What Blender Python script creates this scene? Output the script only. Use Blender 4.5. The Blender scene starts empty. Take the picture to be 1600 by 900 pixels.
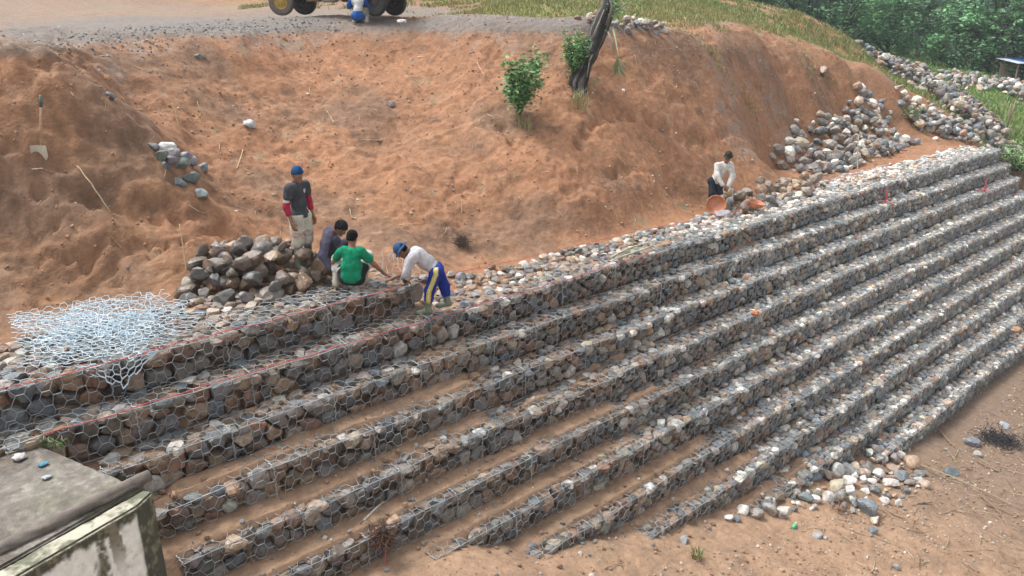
import bpy, math, random
import numpy as np
from mathutils import Matrix, Vector
PI = math.pi
R = math.radians
rng = np.random.default_rng(7)
random.seed(7)
SC = bpy.context.scene
COL = SC.collection

# ---------------------------------------------------------------- camera, world, sun, exposure
SLOPE = -0.025478            # the whole wall falls gently along its length
CAM = np.array([0.0, -9.8897, 4.1796])
AZ = R(46.7113); PITCH = R(20.0); FPX = 1256.0
cd = bpy.data.cameras.new('camera'); cam = bpy.data.objects.new('camera', cd); COL.objects.link(cam)
cam.location = CAM; cam.rotation_euler = (PI/2 - PITCH, 0, -(PI/2 - AZ))
cd.sensor_width = 36.0; cd.lens = 36.0*FPX/1600.0; cd.clip_start = 0.1; cd.clip_end = 2000
SC.camera = cam
SUN_EL, SUN_AZ = R(60), R(112)      # azimuth measured from +X towards +Y, where the sun stands
w = bpy.data.worlds.new('World'); SC.world = w; w.use_nodes = True
nt = w.node_tree; nt.nodes.clear()
sky = nt.nodes.new('ShaderNodeTexSky'); sky.sky_type = 'NISHITA'; sky.sun_disc = False
sky.sun_elevation = SUN_EL; sky.sun_rotation = PI/2 - SUN_AZ; sky.air_density = 1.0; sky.dust_density = 4.0
hs = nt.nodes.new('ShaderNodeHueSaturation'); hs.inputs['Saturation'].default_value = 0.18
bg = nt.nodes.new('ShaderNodeBackground'); bg.inputs['Strength'].default_value = 0.14
wo = nt.nodes.new('ShaderNodeOutputWorld')
nt.links.new(sky.outputs[0], hs.inputs['Color']); nt.links.new(hs.outputs[0], bg.inputs['Color']); nt.links.new(bg.outputs[0], wo.inputs['Surface'])
sd = bpy.data.lights.new('sun', 'SUN'); sun = bpy.data.objects.new('sun', sd); COL.objects.link(sun)
sd.energy = 1.45; sd.angle = R(18); sd.color = (1.0, 0.965, 0.92)
dv = Vector((math.cos(SUN_EL)*math.cos(SUN_AZ), math.cos(SUN_EL)*math.sin(SUN_AZ), math.sin(SUN_EL)))
sun.rotation_euler = dv.to_track_quat('Z', 'Y').to_euler()
SC.view_settings.view_transform = 'Standard'; SC.view_settings.look = 'None'
SC.view_settings.exposure = 0.95; SC.view_settings.gamma = 1.0; SC.view_settings.use_curve_mapping = False
SC.cycles.max_bounces = 5; SC.cycles.diffuse_bounces = 3; SC.cycles.glossy_bounces = 2; SC.cycles.transparent_max_bounces = 8

# ---------------------------------------------------------------- pixel helpers, used only to measure distances
_F = np.array([math.cos(AZ)*math.cos(PITCH), math.sin(AZ)*math.cos(PITCH), -math.sin(PITCH)])
_Rt = np.array([math.sin(AZ), -math.cos(AZ), 0.0])
_U = np.cross(_Rt, _F)
def ray(px, py): return _Rt*(px-800) + _U*(450-py) + _F*FPX
def at_z(px, py, zs):         # point of that ray at wall-frame height zs
    r = ray(px, py); k = (zs-CAM[2])/(r[2]-SLOPE*r[0]); return CAM + r*k
def at_d(px, py, dep): return CAM + ray(px, py)*dep/FPX
def depth(P): return (np.asarray(P, float)-CAM) @ _F

# ---------------------------------------------------------------- noise
def _h(ix, iy, iz, seed):
    n = (ix.astype(np.int64)*73856093) ^ (iy.astype(np.int64)*19349663) ^ (iz.astype(np.int64)*83492791) ^ (seed*2654435761 & 0xffffffff)
    n = (n ^ (n >> 13)) * 1274126177 & 0xffffffff
    n = (n ^ (n >> 16)) * 2246822519 & 0xffffffff
    return ((n ^ (n >> 15)) & 0xffff)/65535.0*2-1
def vnoise(x, y, z=0.0, seed=0):
    x = np.asarray(x, float); y = np.asarray(y, float)+0*x; z = np.asarray(z, float)+0*x
    ix, iy, iz = np.floor(x), np.floor(y), np.floor(z)
    fx, fy, fz = x-ix, y-iy, z-iz
    fx, fy, fz = [f*f*f*(f*(f*6-15)+10) for f in (fx, fy, fz)]
    o = 0
    for a in (0, 1):
        for b in (0, 1):
            for c in (0, 1):
                o = o + _h(ix+a, iy+b, iz+c, seed)*(fx if a else 1-fx)*(fy if b else 1-fy)*(fz if c else 1-fz)
    return o
def fbm(x, y, z=0.0, seed=0, octv=4, gain=0.5):
    s, a, t = 0, 1.0, 0
    for i in range(octv):
        c, sn = math.cos(0.6*i+.3), math.sin(0.6*i+.3)
        s = s + a*vnoise((c*x-sn*y)*2**i, (sn*x+c*y)*2**i, np.asarray(z)*2**i, seed+i*17); t += a; a *= gain
    return s/t
def sstep(a, b, x):
    t = np.clip((x-a)/(b-a), 0, 1); return t*t*(3-2*t)

# ---------------------------------------------------------------- object helpers
def tag(o, label=None, cat=None, group=None, kind=None):
    if label: o['label'] = label
    if cat: o['category'] = cat
    if group: o['group'] = group
    if kind: o['kind'] = kind
    return o
def empty(name, loc, rz=0.0, label=None, cat=None, group=None):
    o = bpy.data.objects.new(name, None); COL.objects.link(o); o.empty_display_size = 0.1
    o.location = loc; o.rotation_euler = (0, 0, rz); return tag(o, label, cat, group)
def mesh_data(name, V, F, mat, smooth=True, col=None):
    V = np.asarray(V, np.float32); me = bpy.data.meshes.new(name)
    if isinstance(F, np.ndarray):
        nf, k = F.shape; flat = F.ravel().astype(np.int32); tot = np.full(nf, k, np.int32)
    else:
        nf = len(F); tot = np.array([len(f) for f in F], np.int32); flat = np.array([i for f in F for i in f], np.int32)
    me.vertices.add(len(V)); me.vertices.foreach_set('co', V.ravel())
    me.loops.add(len(flat)); me.loops.foreach_set('vertex_index', flat)
    me.polygons.add(nf)
    st = np.zeros(nf, np.int32); st[1:] = np.cumsum(tot)[:-1]
    me.polygons.foreach_set('loop_start', st); me.polygons.foreach_set('loop_total', tot)
    me.polygons.foreach_set('use_smooth', np.full(nf, smooth, bool))
    if col is not None:
        col = np.asarray(col, np.float32)
        if col.ndim == 1: col = np.tile(col, (len(V), 1))
        a = me.color_attributes.new('col', 'FLOAT_COLOR', 'POINT')
        a.data.foreach_set('color', np.concatenate([col, np.ones((len(V), 1), np.float32)], 1).ravel())
    me.update(calc_edges=True)
    if mat: me.materials.append(mat)
    return me
def add_obj(name, me, parent=None, loc=None):
    o = bpy.data.objects.new(name, me); COL.objects.link(o)
    if parent is not None: o.parent = parent
    if loc is not None: o.location = loc
    return o
def obj(name, V, F, mat, parent=None, loc=None, smooth=True, col=None):
    """V in the parent's (or world) coordinates; loc becomes the object's origin"""
    V = np.asarray(V, float)
    if loc is not None: V = V - np.asarray(loc, float)
    return add_obj(name, mesh_data(name, V, F, mat, smooth, col), parent, loc)
class MB:
    def __init__(s): s.v = []; s.f = []; s.n = 0; s.c = []
    def add(s, V, F, col=None):
        V = np.asarray(V, float); s.v.append(V)
        s.f += [[int(i)+s.n for i in f] for f in F]; s.n += len(V)
        s.c.append(np.tile(np.asarray(col if col is not None else (1, 1, 1), float), (len(V), 1)) if np.ndim(col) < 2 else col)
    def box(s, c, size, rz=0, M=None, col=None, bev=0.0):
        x, y, z = [q/2 for q in size]
        if bev > 0:
            b = bev; pts = []; 
            import itertools
            for sx, sy, sz in itertools.product((-1, 1), repeat=3):
                pts += [(sx*(x-b), sy*(y-b), sz*z), (sx*(x-b), sy*y, sz*(z-b)), (sx*x, sy*(y-b), sz*(z-b))]
            import bmesh
            bm = bmesh.new(); [bm.verts.new(p) for p in pts]; bmesh.ops.convex_hull(bm, input=bm.verts[:])
            V = np.array([v.co[:] for v in bm.verts]); bm.verts.index_update(); F = [[v.index for v in f.verts] for f in bm.faces]; bm.free()
        else:
            V = np.array([(a*x, b*y, cc*z) for cc in (-1, 1) for b in (-1, 1) for a in (-1, 1)])
            F = [(0, 2, 3, 1), (4, 5, 7, 6), (0, 1, 5, 4), (2, 6, 7, 3), (0, 4, 6, 2), (1, 3, 7, 5)]
        if M is not None: V = V @ np.array(M)[:3, :3].T
        if rz: V = V @ np.array(Matrix.Rotation(rz, 3, 'Z')).T
        s.add(V + np.asarray(c, float), F, col)
    def tube(s, pts, rad, n=8, col=None, cap=True):
        V, F = tube_vf(pts, rad, n, cap); s.add(V, F, col)
    def build(s, name, mat, parent=None, loc=None, smooth=False):
        return obj(name, np.concatenate(s.v), s.f, mat, parent, loc, smooth, np.concatenate(s.c))
def tube_vf(pts, rad, n=8, cap=True):
    P = np.asarray(pts, float); m = len(P); rad = np.broadcast_to(np.asarray(rad, float), (m,))
    T = np.gradient(P, axis=0); T /= np.linalg.norm(T, axis=1)[:, None]+1e-9
    up = np.array([0, 0, 1.0]) if abs(T[0, 2]) < .9 else np.array([1.0, 0, 0])
    V = []; a = np.cross(T[0], up); a /= np.linalg.norm(a)
    for i in range(m):
        a = a - T[i]*(a@T[i]); a /= np.linalg.norm(a)+1e-9; b = np.cross(T[i], a)
        for k in range(n):
            t = 2*PI*k/n; V.append(P[i] + rad[i]*(a*math.cos(t)+b*math.sin(t)))
    F = [(i*n+k, i*n+(k+1) % n, (i+1)*n+(k+1) % n, (i+1)*n+k) for i in range(m-1) for k in range(n)]
    if cap: F += [tuple(range(n))[::-1], tuple((m-1)*n+k for k in range(n))]
    return np.array(V), F
def seg_tubes(A, Bp, rad, n=4):
    """many separate straight wires at once: A, Bp (N,3), rad (N,)"""
    A = np.asarray(A); Bp = np.asarray(Bp); N = len(A); rad = np.broadcast_to(rad, (N,))
    T = Bp-A; T = T/(np.linalg.norm(T, axis=1)[:, None]+1e-9)
    up = np.where(np.abs(T[:, 2:3]) < .9, np.array([[0, 0, 1.0]]), np.array([[1.0, 0, 0]]))
    a = np.cross(T, up); a /= np.linalg.norm(a, axis=1)[:, None]; b = np.cross(T, a)
    V = np.zeros((N, 2, n, 3))
    for k in range(n):
        o = (a*math.cos(2*PI*k/n)+b*math.sin(2*PI*k/n))*rad[:, None]
        V[:, 0, k] = A+o; V[:, 1, k] = Bp+o
    base = (np.arange(N)*2*n)[:, None]
    F = np.concatenate([base + np.array([[k, (k+1) % n, n+(k+1) % n, n+k]]) for k in range(n)])
    return V.reshape(-1, 3), F

# ---------------------------------------------------------------- materials
def mat_new(name):
    m = bpy.data.materials.new(name); m.use_nodes = True; t = m.node_tree
    return m, t, t.nodes['Principled BSDF']
def nd(t, kind, **kw):
    n = t.nodes.new(kind)
    for k, v in kw.items():
        if k in n.inputs: n.inputs[k].default_value = v
        else: setattr(n, k, v)
    return n
def surf_mat(name, base=None, rough=.8, var=(.75, 1.25), scale=6.0, bump=.3, bscale=30.0, bdist=.01, metal=0.0, tint=None, tscale=2.0, tamt=.5, spec=.5, detail=6, rvar=0.0, bscale2=None):
    """procedural surface: attribute or plain base colour, varied by noise, with a bump"""
    m, t, b = mat_new(name); L = t.links.new
    geo = nd(t, 'ShaderNodeNewGeometry'); 
    n1 = nd(t, 'ShaderNodeTexNoise', Scale=scale, Detail=detail, Roughness=.6); L(geo.outputs['Position'], n1.inputs['Vector'])
    mr = nd(t, 'ShaderNodeMapRange'); mr.inputs['From Min'].default_value = .3; mr.inputs['From Max'].default_value = .7
    mr.inputs['To Min'].default_value, mr.inputs['To Max'].default_value = var; L(n1.outputs['Fac'], mr.inputs['Value'])
    if base is None:
        at = nd(t, 'ShaderNodeAttribute', attribute_name='col'); src = at.outputs['Color']
    else:
        rg = nd(t, 'ShaderNodeRGB'); rg.outputs[0].default_value = (*base, 1); src = rg.outputs[0]
    if tint is not None:
        n2 = nd(t, 'ShaderNodeTexNoise', Scale=tscale, Detail=5.0, Roughness=.65); L(geo.outputs['Position'], n2.inputs['Vector'])
        m2 = nd(t, 'ShaderNodeMapRange'); m2.inputs['From Min'].default_value = .45; m2.inputs['From Max'].default_value = .65; m2.inputs['To Max'].default_value = tamt
        L(n2.outputs['Fac'], m2.inputs['Value'])
        mx = nd(t, 'ShaderNodeMix', data_type='RGBA'); L(m2.outputs[0], mx.inputs['Factor']); L(src, mx.inputs[6]); mx.inputs[7].default_value = (*tint, 1); src = mx.outputs[2]
    vm = nd(t, 'ShaderNodeVectorMath', operation='SCALE'); L(src, vm.inputs[0]); L(mr.outputs[0], vm.inputs['Scale']); L(vm.outputs[0], b.inputs['Base Color'])
    b.inputs['Roughness'].default_value = rough; b.inputs['Metallic'].default_value = metal; b.inputs['Specular IOR Level'].default_value = spec
    if rvar:
        m3 = nd(t, 'ShaderNodeMapRange'); m3.inputs['From Min'].default_value = .35; m3.inputs['From Max'].default_value = .65
        m3.inputs['To Min'].default_value = rough-rvar; m3.inputs['To Max'].default_value = rough+rvar; L(n1.outputs['Fac'], m3.inputs['Value']); L(m3.outputs[0], b.inputs['Roughness'])
    if bump:
        n3 = nd(t, 'ShaderNodeTexNoise', Scale=bscale, Detail=8.0, Roughness=.65); L(geo.outputs['Position'], n3.inputs['Vector'])
        hgt = n3.outputs['Fac']
        if bscale2:
            n4 = nd(t, 'ShaderNodeTexNoise', Scale=bscale2, Detail=4.0, Roughness=.6); L(geo.outputs['Position'], n4.inputs['Vector'])
            ma = nd(t, 'ShaderNodeMath', operation='MULTIPLY_ADD'); L(n4.outputs['Fac'], ma.inputs[0]); ma.inputs[1].default_value = 2.5; L(hgt, ma.inputs[2]); hgt = ma.outputs[0]
        bp = nd(t, 'ShaderNodeBump', Strength=bump, Distance=bdist); L(hgt, bp.inputs['Height']); L(bp.outputs[0], b.inputs['Normal'])
    return m
M_soil = surf_mat('soil', rough=.88, var=(.78, 1.18), scale=9, bump=.5, bscale=24, bdist=.035, spec=.25, detail=10, bscale2=7)
M_stone = surf_mat('stone', rough=.40, var=(.62, 1.35), scale=14, bump=.5, bscale=40, bdist=.012, tint=(.19, .14, .10), tscale=5, tamt=.3, spec=.5, rvar=.15)
M_greystone = surf_mat('grey_stone', rough=.45, var=(.62, 1.4), scale=12, bump=.5, bscale=32, bdist=.015, spec=.5, rvar=.15)
M_wire = surf_mat('galvanised_wire', (.36, .40, .42), rough=.5, var=(.6, 1.25), scale=3, bump=0, metal=.35)
M_bluewire = surf_mat('blue_wire', (.56, .68, .76), rough=.45, var=(.8, 1.15), scale=3, bump=0, metal=.1)
M_leaf = surf_mat('leaf', rough=.55, var=(.8, 1.2), scale=3, bump=0, spec=.3)
M_bark = surf_mat('bark', rough=.9, var=(.6, 1.3), scale=12, bump=.8, bscale=25, bdist=.03)
M_plain = surf_mat('plain', rough=.7, var=(.85, 1.12), scale=8, bump=.2, bscale=60, bdist=.004)
M_cloth = surf_mat('cloth', rough=.9, var=(.68, 1.15), scale=11, bump=.9, bscale=16, bdist=.03, spec=.12)
M_skin = surf_mat('skin', rough=.55, var=(.9, 1.08), scale=14, bump=.1, bscale=90, bdist=.002, spec=.35)
M_rubber = surf_mat('rubber', rough=.5, var=(.7, 1.2), scale=9, bump=.25, bscale=40, bdist=.005)
M_paint = surf_mat('painted_metal', rough=.45, var=(.75, 1.15), scale=5, bump=.15, bscale=40, bdist=.004)
M_wood = surf_mat('wood', rough=.8, var=(.7, 1.25), scale=10, bump=.5, bscale=30, bdist=.01)
M_limewash = surf_mat('limewashed_wall', rough=.85, var=(.86, 1.1), scale=12, bump=.5, bscale=40, bdist=.006, detail=9)
M_concrete = surf_mat('concrete', rough=.6, var=(.6, 1.35), scale=22, bump=.8, bscale=45, bdist=.012, rvar=.22, detail=10)

# ---------------------------------------------------------------- terrain (one sheet to the horizon)
H, T, RISE = 0.47, 0.4509, 0.04           # step height and setback of the gabion steps
NT = 11
C = []                         # control points: x, y, wall-frame z, grass, grey
def cp(px, py, dep, g=0, gr=0, dz=0):
    p = at_d(px, py, dep); C.append((p[0], p[1], p[2]-SLOPE*p[0]+dz, g, gr))
def cw(x, y, z, g=0, gr=0): C.append((x, y, z, g, gr))
# toe of the bank
for x, y, z in [(-14, 3, 0), (-8, 3, 0), (-3, 2.9, 0), (0, 2.9, 0), (2, 2.8, 0), (3.4, 2.8, 0), (4.7, 2.75, 0.02), (6.2, 2.5, 0), (8.1, 2.2, -.1), (9.8, 1.5, -.42), (11.9, .95, -.44), (15.3, .95, -.45), (17.4, 1.4, -.45),
                (20, 1.25, -.45), (32.9, .6, -.47), (35, .2, -.6)]: cw(x, y, z)
for x in (-8, 0, 4, 7): cw(x, .6, -.05)
for x in (9, 12, 15, 18, 22, 26, 30, 34): cw(x, 0.0, -.5)
for x in (24, 27.5, 30): cw(x, 3.2, -.25)
# left mound, gully beside it, face of the bank
for q in [(0, 78, 13.3), (80, 86, 13.9), (40, 80, 13.6), (150, 140, 13.8), (215, 220, 13.9), (255, 290, 13.8), (60, 200, 13.1), (0, 200, 12.7), (120, 250, 13.2), (30, 330, 12.6), (150, 340, 13.0), (240, 360, 13.5)]: cp(*q)
for q in [(130, 90, 15.6, 0, .6), (185, 160, 15.9, 0, .4), (250, 215, 15.4), (300, 270, 14.9), (330, 320, 14.4)]: cp(*q)
for px, ty, tzz, cy, cd_, pw in [(360, 420, 0, 47, 20.5, .95), (450, 395, 0, 43, 22, .95), (525, 385, -.05, 36, 22.8, 1), (600, 385, -.1, 32, 23.2, 1), (680, 400, -.3, 31, 23, 1), (750, 400, -.42, 34, 22.3, 1), (830, 392, -.42, 38, 22.2, 1), (900, 380, -.42, 42, 22.2, 1),
        (960, 362, -.42, 45, 22.8, 1), (1020, 345, -.42, 51, 23.6, 1), (1080, 320, -.42, 58, 24.6, 1), (1140, 300, -.42, 70, 26, 1), (1200, 262, -.42, 82, 27.5, 1), (1260, 235, -.3, 93, 30, 1), (1320, 215, -.3, 106, 33, 1), (1380, 200, -.3, 120, 36, 1), (1440, 195, -.3, 150, 37.5, 1)]:
    td = depth(at_z(px, ty, tzz)); cp(px, ty, td); cp(px, cy, cd_, 0, .75 if px < 1100 else .4)
    for f in (.2, .42, .62, .82):
        cp(px, ty+(cy-ty)*f**.9, td+(cd_-td)*f**pw*1.0, 0, .55 if (px in (1140, 1200) and f > .3) else 0)
for q in [(0, 74, 15.2, 0, .5), (120, 62, 17.2, 0, .8), (240, 56, 19, 0, .5), (330, 48, 20.5, 0, .9), (430, 43, 22.0, 0, 1), (540, 34, 23, 0, .4), (640, 30, 23.6)]: cp(*q)
for q in [(0, 45, 20, 0, .5), (0, 22, 29, 0, 0.2), (200, 30, 27, 0, .3), (300, 15, 33), (430, 28, 26, 0, .6), (600, 16, 30, 0, .5), (700, 20, 30, 0, .5), (650, 24, 27, 0, .7)]: cp(*q)
for q in [(830, 37, 24.3, .3), (900, 40, 24.4, .3), (950, 42.5, 25, .2), (1040, 50, 26.3, .2)]: cp(*q)
# rise behind the road
for q in [(-200, -30, 40, .2), (0, 2, 36, .1), (0, -60, 44, .4), (200, -60, 46, .4), (430, 2, 38, .3), (600, -40, 44, .6), (700, -60, 38, .8), (740, 5, 33, .5), (800, 12, 28, .8), (900, 10, 27.5, .8), (900, -40, 34, .9), (850, 25, 26.2, .7)]: cp(*q)
# brown and grassy mound
for q in [(1000, 3, 36, .5), (1090, 6, 38, .55), (1000, 30, 28, .4), (1100, 40, 30, .35), (1150, 10, 40, .35), (1200, 16, 41, .2), (1250, 22, 42, .25), (1290, 38, 42, .3), (1340, 70, 42, .35), (1375, 100, 43, .25), (1200, 50, 34, .4), (1270, 75, 38, .45), (1320, 95, 39.5, .35)]: cp(*q)
for q in [(1290, 78, 55, .8), (1360, 90, 60, .9), (1200, 60, 62, .9), (1090, 50, 60, .9)]: cp(*q)
# field beyond
for q in [(1390, 96, 48, .8), (1450, 88, 80, 1), (1500, 135, 52, .9), (1500, 105, 70, 1), (1600, 135, 52, .9), (1600, 122, 70, 1), (1700, 140, 70, 1), (1600, 215, 46, .9), (1550, 165, 45, .8), (1560, 210, 41, .9), (1600, 285, 38, .9), (1500, 190, 38, .2), (1430, 150, 38, .3), (1700, 300, 42, 1), (1700, 420, 42, .8)]: cp(*q)
for x, y, z in [(120, 40, 1), (160, 80, 3), (120, 100, 6), (60, 90, 8), (0, 90, 9), (-60, 60, 9), (-40, 20, 5.5), (-20, 10, 3.8), (-14, 7, 3.4), (-8, 6.3, 3.4), (120, 0, 2), (90, -20, 0), (150, -40, 1), (-3, 6.3, 3.4), (0, 15, 3.6)]: cw(x, y, z, .8 if y > 30 else .1)
C = np.array(C)
_c2 = .6**2
_D = np.sqrt(((C[:, None, :2]-C[None, :, :2])**2).sum(-1)+_c2)
_A = np.zeros((len(C)+1, len(C)+1)); _A[:-1, :-1] = _D + np.eye(len(C))*-0.02; _A[:-1, -1] = 1; _A[-1, :-1] = 1
_W = np.linalg.solve(_A, np.concatenate([C[:, 2:5], np.zeros((1, 3))]))
def rbf(x, y):
    x = np.asarray(x, float).ravel(); y = np.asarray(y, float).ravel(); out = np.zeros((len(x), 3))
    for i in range(0, len(x), 20000):
        d = np.sqrt((x[i:i+20000, None]-C[None, :, 0])**2+(y[i:i+20000, None]-C[None, :, 1])**2+_c2)
        out[i:i+20000] = d @ _W[:-1]+_W[-1]
    return out
def soil_cover(x, y):        # how far soil has washed over the treads, 0..1
    k = -y/T
    n = fbm(x*.55, k*1.6, 0, 5, 3)*1.0 + fbm(x*2.2, y*3.0, 0, 9, 2)*.35
    left = sstep(13.0, 8.0, x-(k-5)*.9)*sstep(1.0, 2.2, k)*1.25
    top = sstep(1.3, .9, k)*.12
    return np.clip(sstep(-.15, .45, n-.55+left+top+.55*np.exp(-((x-25.5)/2.6)**2-((k-6)/1.3)**2)), 0, 1)
def front(x, y):
    """steps cut in the soil under the gabions, the fill heaped over their ends, the ground below"""
    k = np.clip(np.ceil((-y+.17)/T), 0, NT-1)
    k = np.where(x > 7.25, np.maximum(k, 1), k)
    cov = soil_cover(x, y)
    fr_ = np.clip((y+k*T)/T, 0, 1); z = -k*H - .085 + RISE*fr_ + cov*(.125+.02*fbm(x*4, y*4, 0, 3, 2))
    z = np.where(y < -(NT-1)*T+.17, -NT*H, z)
    S = np.interp(x, [-20, 0, 4.6, 5.7, 6.95, 9.2, 11.9, 14.5, 16.6, 19, 22, 40], [-2.3, -2.5, -2.78, -2.86, -3.32, -3.80, -4.28, -4.55, -4.80, -5.06, -5.16, -5.2])
    S = S + .10*np.clip(y+3.5, -6, 0) + .07*fbm(x*.9, y*.9, 0, 21, 4)+.035*fbm(x*4, y*4, 0, 22, 4, .65)
    Sx = S + .12*fbm(x*1.3, y*1.3, 0, 24, 2)*sstep(-4, -6, y)
    return np.maximum(z, Sx), (Sx > z), cov
SCARPS = []
def terr(x, y, full=False):
    x = np.asarray(x, float); y = np.asarray(y, float); shp = x.shape; x = x.ravel(); y = y.ravel()
    r = rbf(x, y); zb = r[:, 0]
    d = np.hypot(x, y+9.9)
    near = np.exp(-np.clip(d-16, 0, None)/22)
    slope_m = sstep(2.2, 3.2, y-np.interp(x, [-10, 7, 10, 12, 16, 20, 25, 32, 34], [0, 0, -1.0, -1.4, -1.4, -1, -.4, -.5, -1.5]))
    left = sstep(7.5, 5.0, x)
    n = .19*fbm(x*.7, y*.7, zb*.5, 31, 3)+.065*fbm(x*2.3, y*2.3, zb*1.6, 33, 5, .68)
    ridge = .5-np.abs(fbm(x*1.6, y*1.6, zb*1.2, 37, 3))*2
    wx = x+.35*fbm(x*1.3, y*1.3, zb, 91, 2); wy = y+.35*fbm(x*1.3, y*1.3, zb, 92, 2)
    cut = -np.clip(1-np.abs(fbm(wx*.9, wy*1.7, zb*1.2, 39, 3))*9, 0, 1)*(.05+.09*left)*sstep(-.2, .3, fbm(x*.5, y*.5, 0, 93, 2)+.25*left)
    scarp = .055*(np.tanh(9*(fbm(wx*.45+5, wy*.8, zb*.9, 95, 3)))+0)
    lump = np.tanh(4*fbm(x*1.1+3, y*1.1, zb*.6, 41, 3))*(.04+.09*left)
    fine = .019*fbm(x*8, y*8, zb*6, 43, 4, .6)+.022*fbm(x*5.5+.8*fbm(x, y, 0, 97, 2), y*.9, 0, 98, 4, .6)
    hill = sstep(1.0, 2.4, zb)
    low = 1-sstep(2.0, 3.0, zb)*(sstep(3.2, 3.5, zb+SLOPE*x))*.75
    zb = zb + slope_m*near*low*(n+lump+.05*ridge+fine+cut+scarp) + (1-near)*.35*fbm(x*.25, y*.25, 0, 44, 4)*sstep(14, 26, d)
    zb = zb + (.012+.02*near)*fbm(x*7, y*7, 0, 45, 3)
    zf, snd, cov = front(x, y)
    zt = np.where(x > 7.25, -H-.085, -.085)+.08*np.clip(soil_cover(x, y*0)+.1*fbm(x*3, y*3, 0, 8, 2), 0, 1)
    wt = sstep(.5, 1.9, y-.2*fbm(x*.8, y*.8, 0, 47, 2))
    zz = zt*(1-wt)+np.maximum(zb, zt-.05)*wt
    for L_, a_, w_ in SCARPS:
        dm = np.full(len(x), 9.); 
        for p, q in zip(L_[:-1], L_[1:]):
            e = q-p; t = np.clip(((x-p[0])*e[0]+(y-p[1])*e[1])/(e@e), 0, 1); dm = np.minimum(dm, np.hypot(x-p[0]-t*e[0], y-p[1]-t*e[1]))
        jj = .6+.6*fbm(x*6, y*6, 0, 66, 2); zz = zz-a_*np.clip(jj, 0, 1.4)*np.exp(-(dm/w_)**2)
    end = sstep(34.8, 35.3, x)
    z = np.where(y > .17, zz, zf)
    z = z*(1-end) + zb*end*sstep(-8, -2, y) + end*(1-sstep(-8, -2, y))*np.minimum(zb, -2.5)
    z = z.reshape(shp)
    if not full: return z
    return z, r, snd, cov, wt, near, end
def tz(x, y): return float(terr(np.array([x]), np.array([y]))[0])
def tw(x, y): return tz(x, y)+SLOPE*x
def hit(px, py, d0=6.0, d1=120.0):
    """where the sight line through that point of the photo first meets the ground"""
    r = ray(px, py)/FPX; D = np.concatenate([np.linspace(d0, 40, 1400), np.linspace(40.1, d1, 500)]) if d0 < 40 else np.linspace(d0, d1, 900)
    P = CAM+D[:, None]*r; z = terr(P[:, 0], P[:, 1])+SLOPE*P[:, 0]
    i = np.argmax(P[:, 2] < z); return P[i]
SCARPS = [([hit(*p)[:2] for p in pp], a_, w_) for pp, a_, w_ in [([(905, 222), (925, 192), (960, 180), (1000, 178), (1025, 196), (1060, 212), (1100, 222)], .26, .13), ([(786, 196), (798, 212), (806, 232)], .28, .11), ([(62, 196), (100, 204), (135, 203), (165, 214)], .20, .10),
    ([(55, 292), (90, 305), (118, 300), (136, 318)], .20, .10), ([(28, 322), (46, 338), (62, 368)], .18, .10), ([(0, 300), (30, 292)], .18, .10), ([(150, 322), (185, 330)], .14, .08), ([(950, 275), (985, 262), (1010, 268)], .14, .09), ([(880, 300), (915, 292), (935, 305)], .12, .09), ([(700, 300), (735, 292), (752, 300)], .12, .09), ([(1120, 212), (1145, 205)], .16, .09), ([(650, 345), (690, 352), (716, 348)], .14, .10), ([(410, 330), (450, 345)], .12, .09), ([(236, 345), (262, 338), (280, 350)], .14, .10), ([(1205, 92), (1232, 105)], .16, .12), ([(430, 240), (460, 236)], .1, .07), ([(560, 165), (600, 172)], .1, .07)]]
def lin(a, b, st): return np.linspace(a, b, max(2, int(round((b-a)/st))+1))[:-1]
gx = np.concatenate([-np.geomspace(900, 6, 40), lin(-5.5, 0, .16), lin(0, 16, .042), lin(16, 24, .065), lin(24, 36, .1), lin(36, 60, .3), np.geomspace(60, 1500, 50)])
gy = np.concatenate([-np.geomspace(900, 14, 30), lin(-13.5, -8, .16), lin(-8, -5.2, .06), lin(-5.2, .4, .042), lin(.4, 9, .042), lin(9, 14, .09), lin(14, 30, .25), np.geomspace(30, 1500, 55)])
GX, GY = np.meshgrid(gx, gy, indexing='ij')
TZ, TR, snd, cov, wt, near, tend = terr(GX, GY, True)
x = GX.ravel(); y = GY.ravel(); z = TZ.ravel()
grass = np.clip(TR[:, 1], 0, 1); grey = np.clip(TR[:, 2], 0, 1)
def mixc(a, b, f): return a*(1-f[:, None])+np.asarray(b)[None]*f[:, None]
n1 = fbm(x*.6, y*.6, z*.6, 51, 4); n2 = fbm(x*2.5, y*2.5, z*2.5, 53, 4, .65); n3 = fbm(x*9, y*9, z*9, 57, 3, .7)
colr = np.tile(np.array([.35, .180, .098]), (len(x), 1))
colr = mixc(colr, (.30, .165, .092), sstep(8, 4, x)*sstep(3.4, 2.2, z)*.8)
colr = mixc(colr, (.41, .20, .108), sstep(.0, .6, n1)*.7)
colr = mixc(colr, (.215, .135, .09), sstep(.0, .5, -n1)*.75)
colr = mixc(colr, (.45, .275, .17), sstep(.15, .6, n2)*.5)
colr = mixc(colr, (.15, .09, .06), sstep(.1, .6, -n2)*.6)
n5 = fbm(x*6+.9*fbm(x, y, 0, 97, 2), y*.9+z*.3, 0, 99, 4, .6); colr *= (.90+.13*n3+.20*n5*sstep(.3, 1.0, z))[:, None]
gm = sstep(.30, .95, grey+.8*n2+.45*n1)
colr = mixc(colr, (.235, .195, .165), gm*.75*np.clip(.8+.9*n3+.5*n2, 0, 1))
road = sstep(3.15, 3.3, z+SLOPE*x)*(1-sstep(.1, .3, grass))*sstep(.05, .5, z-2.6)
colr = mixc(colr, (.235, .185, .145), road*np.clip(.75+.3*n2, 0, 1))
colr = mixc(colr, (.19, .172, .158), road*sstep(.2, .8, grey+.3*n1)*.8)
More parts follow.
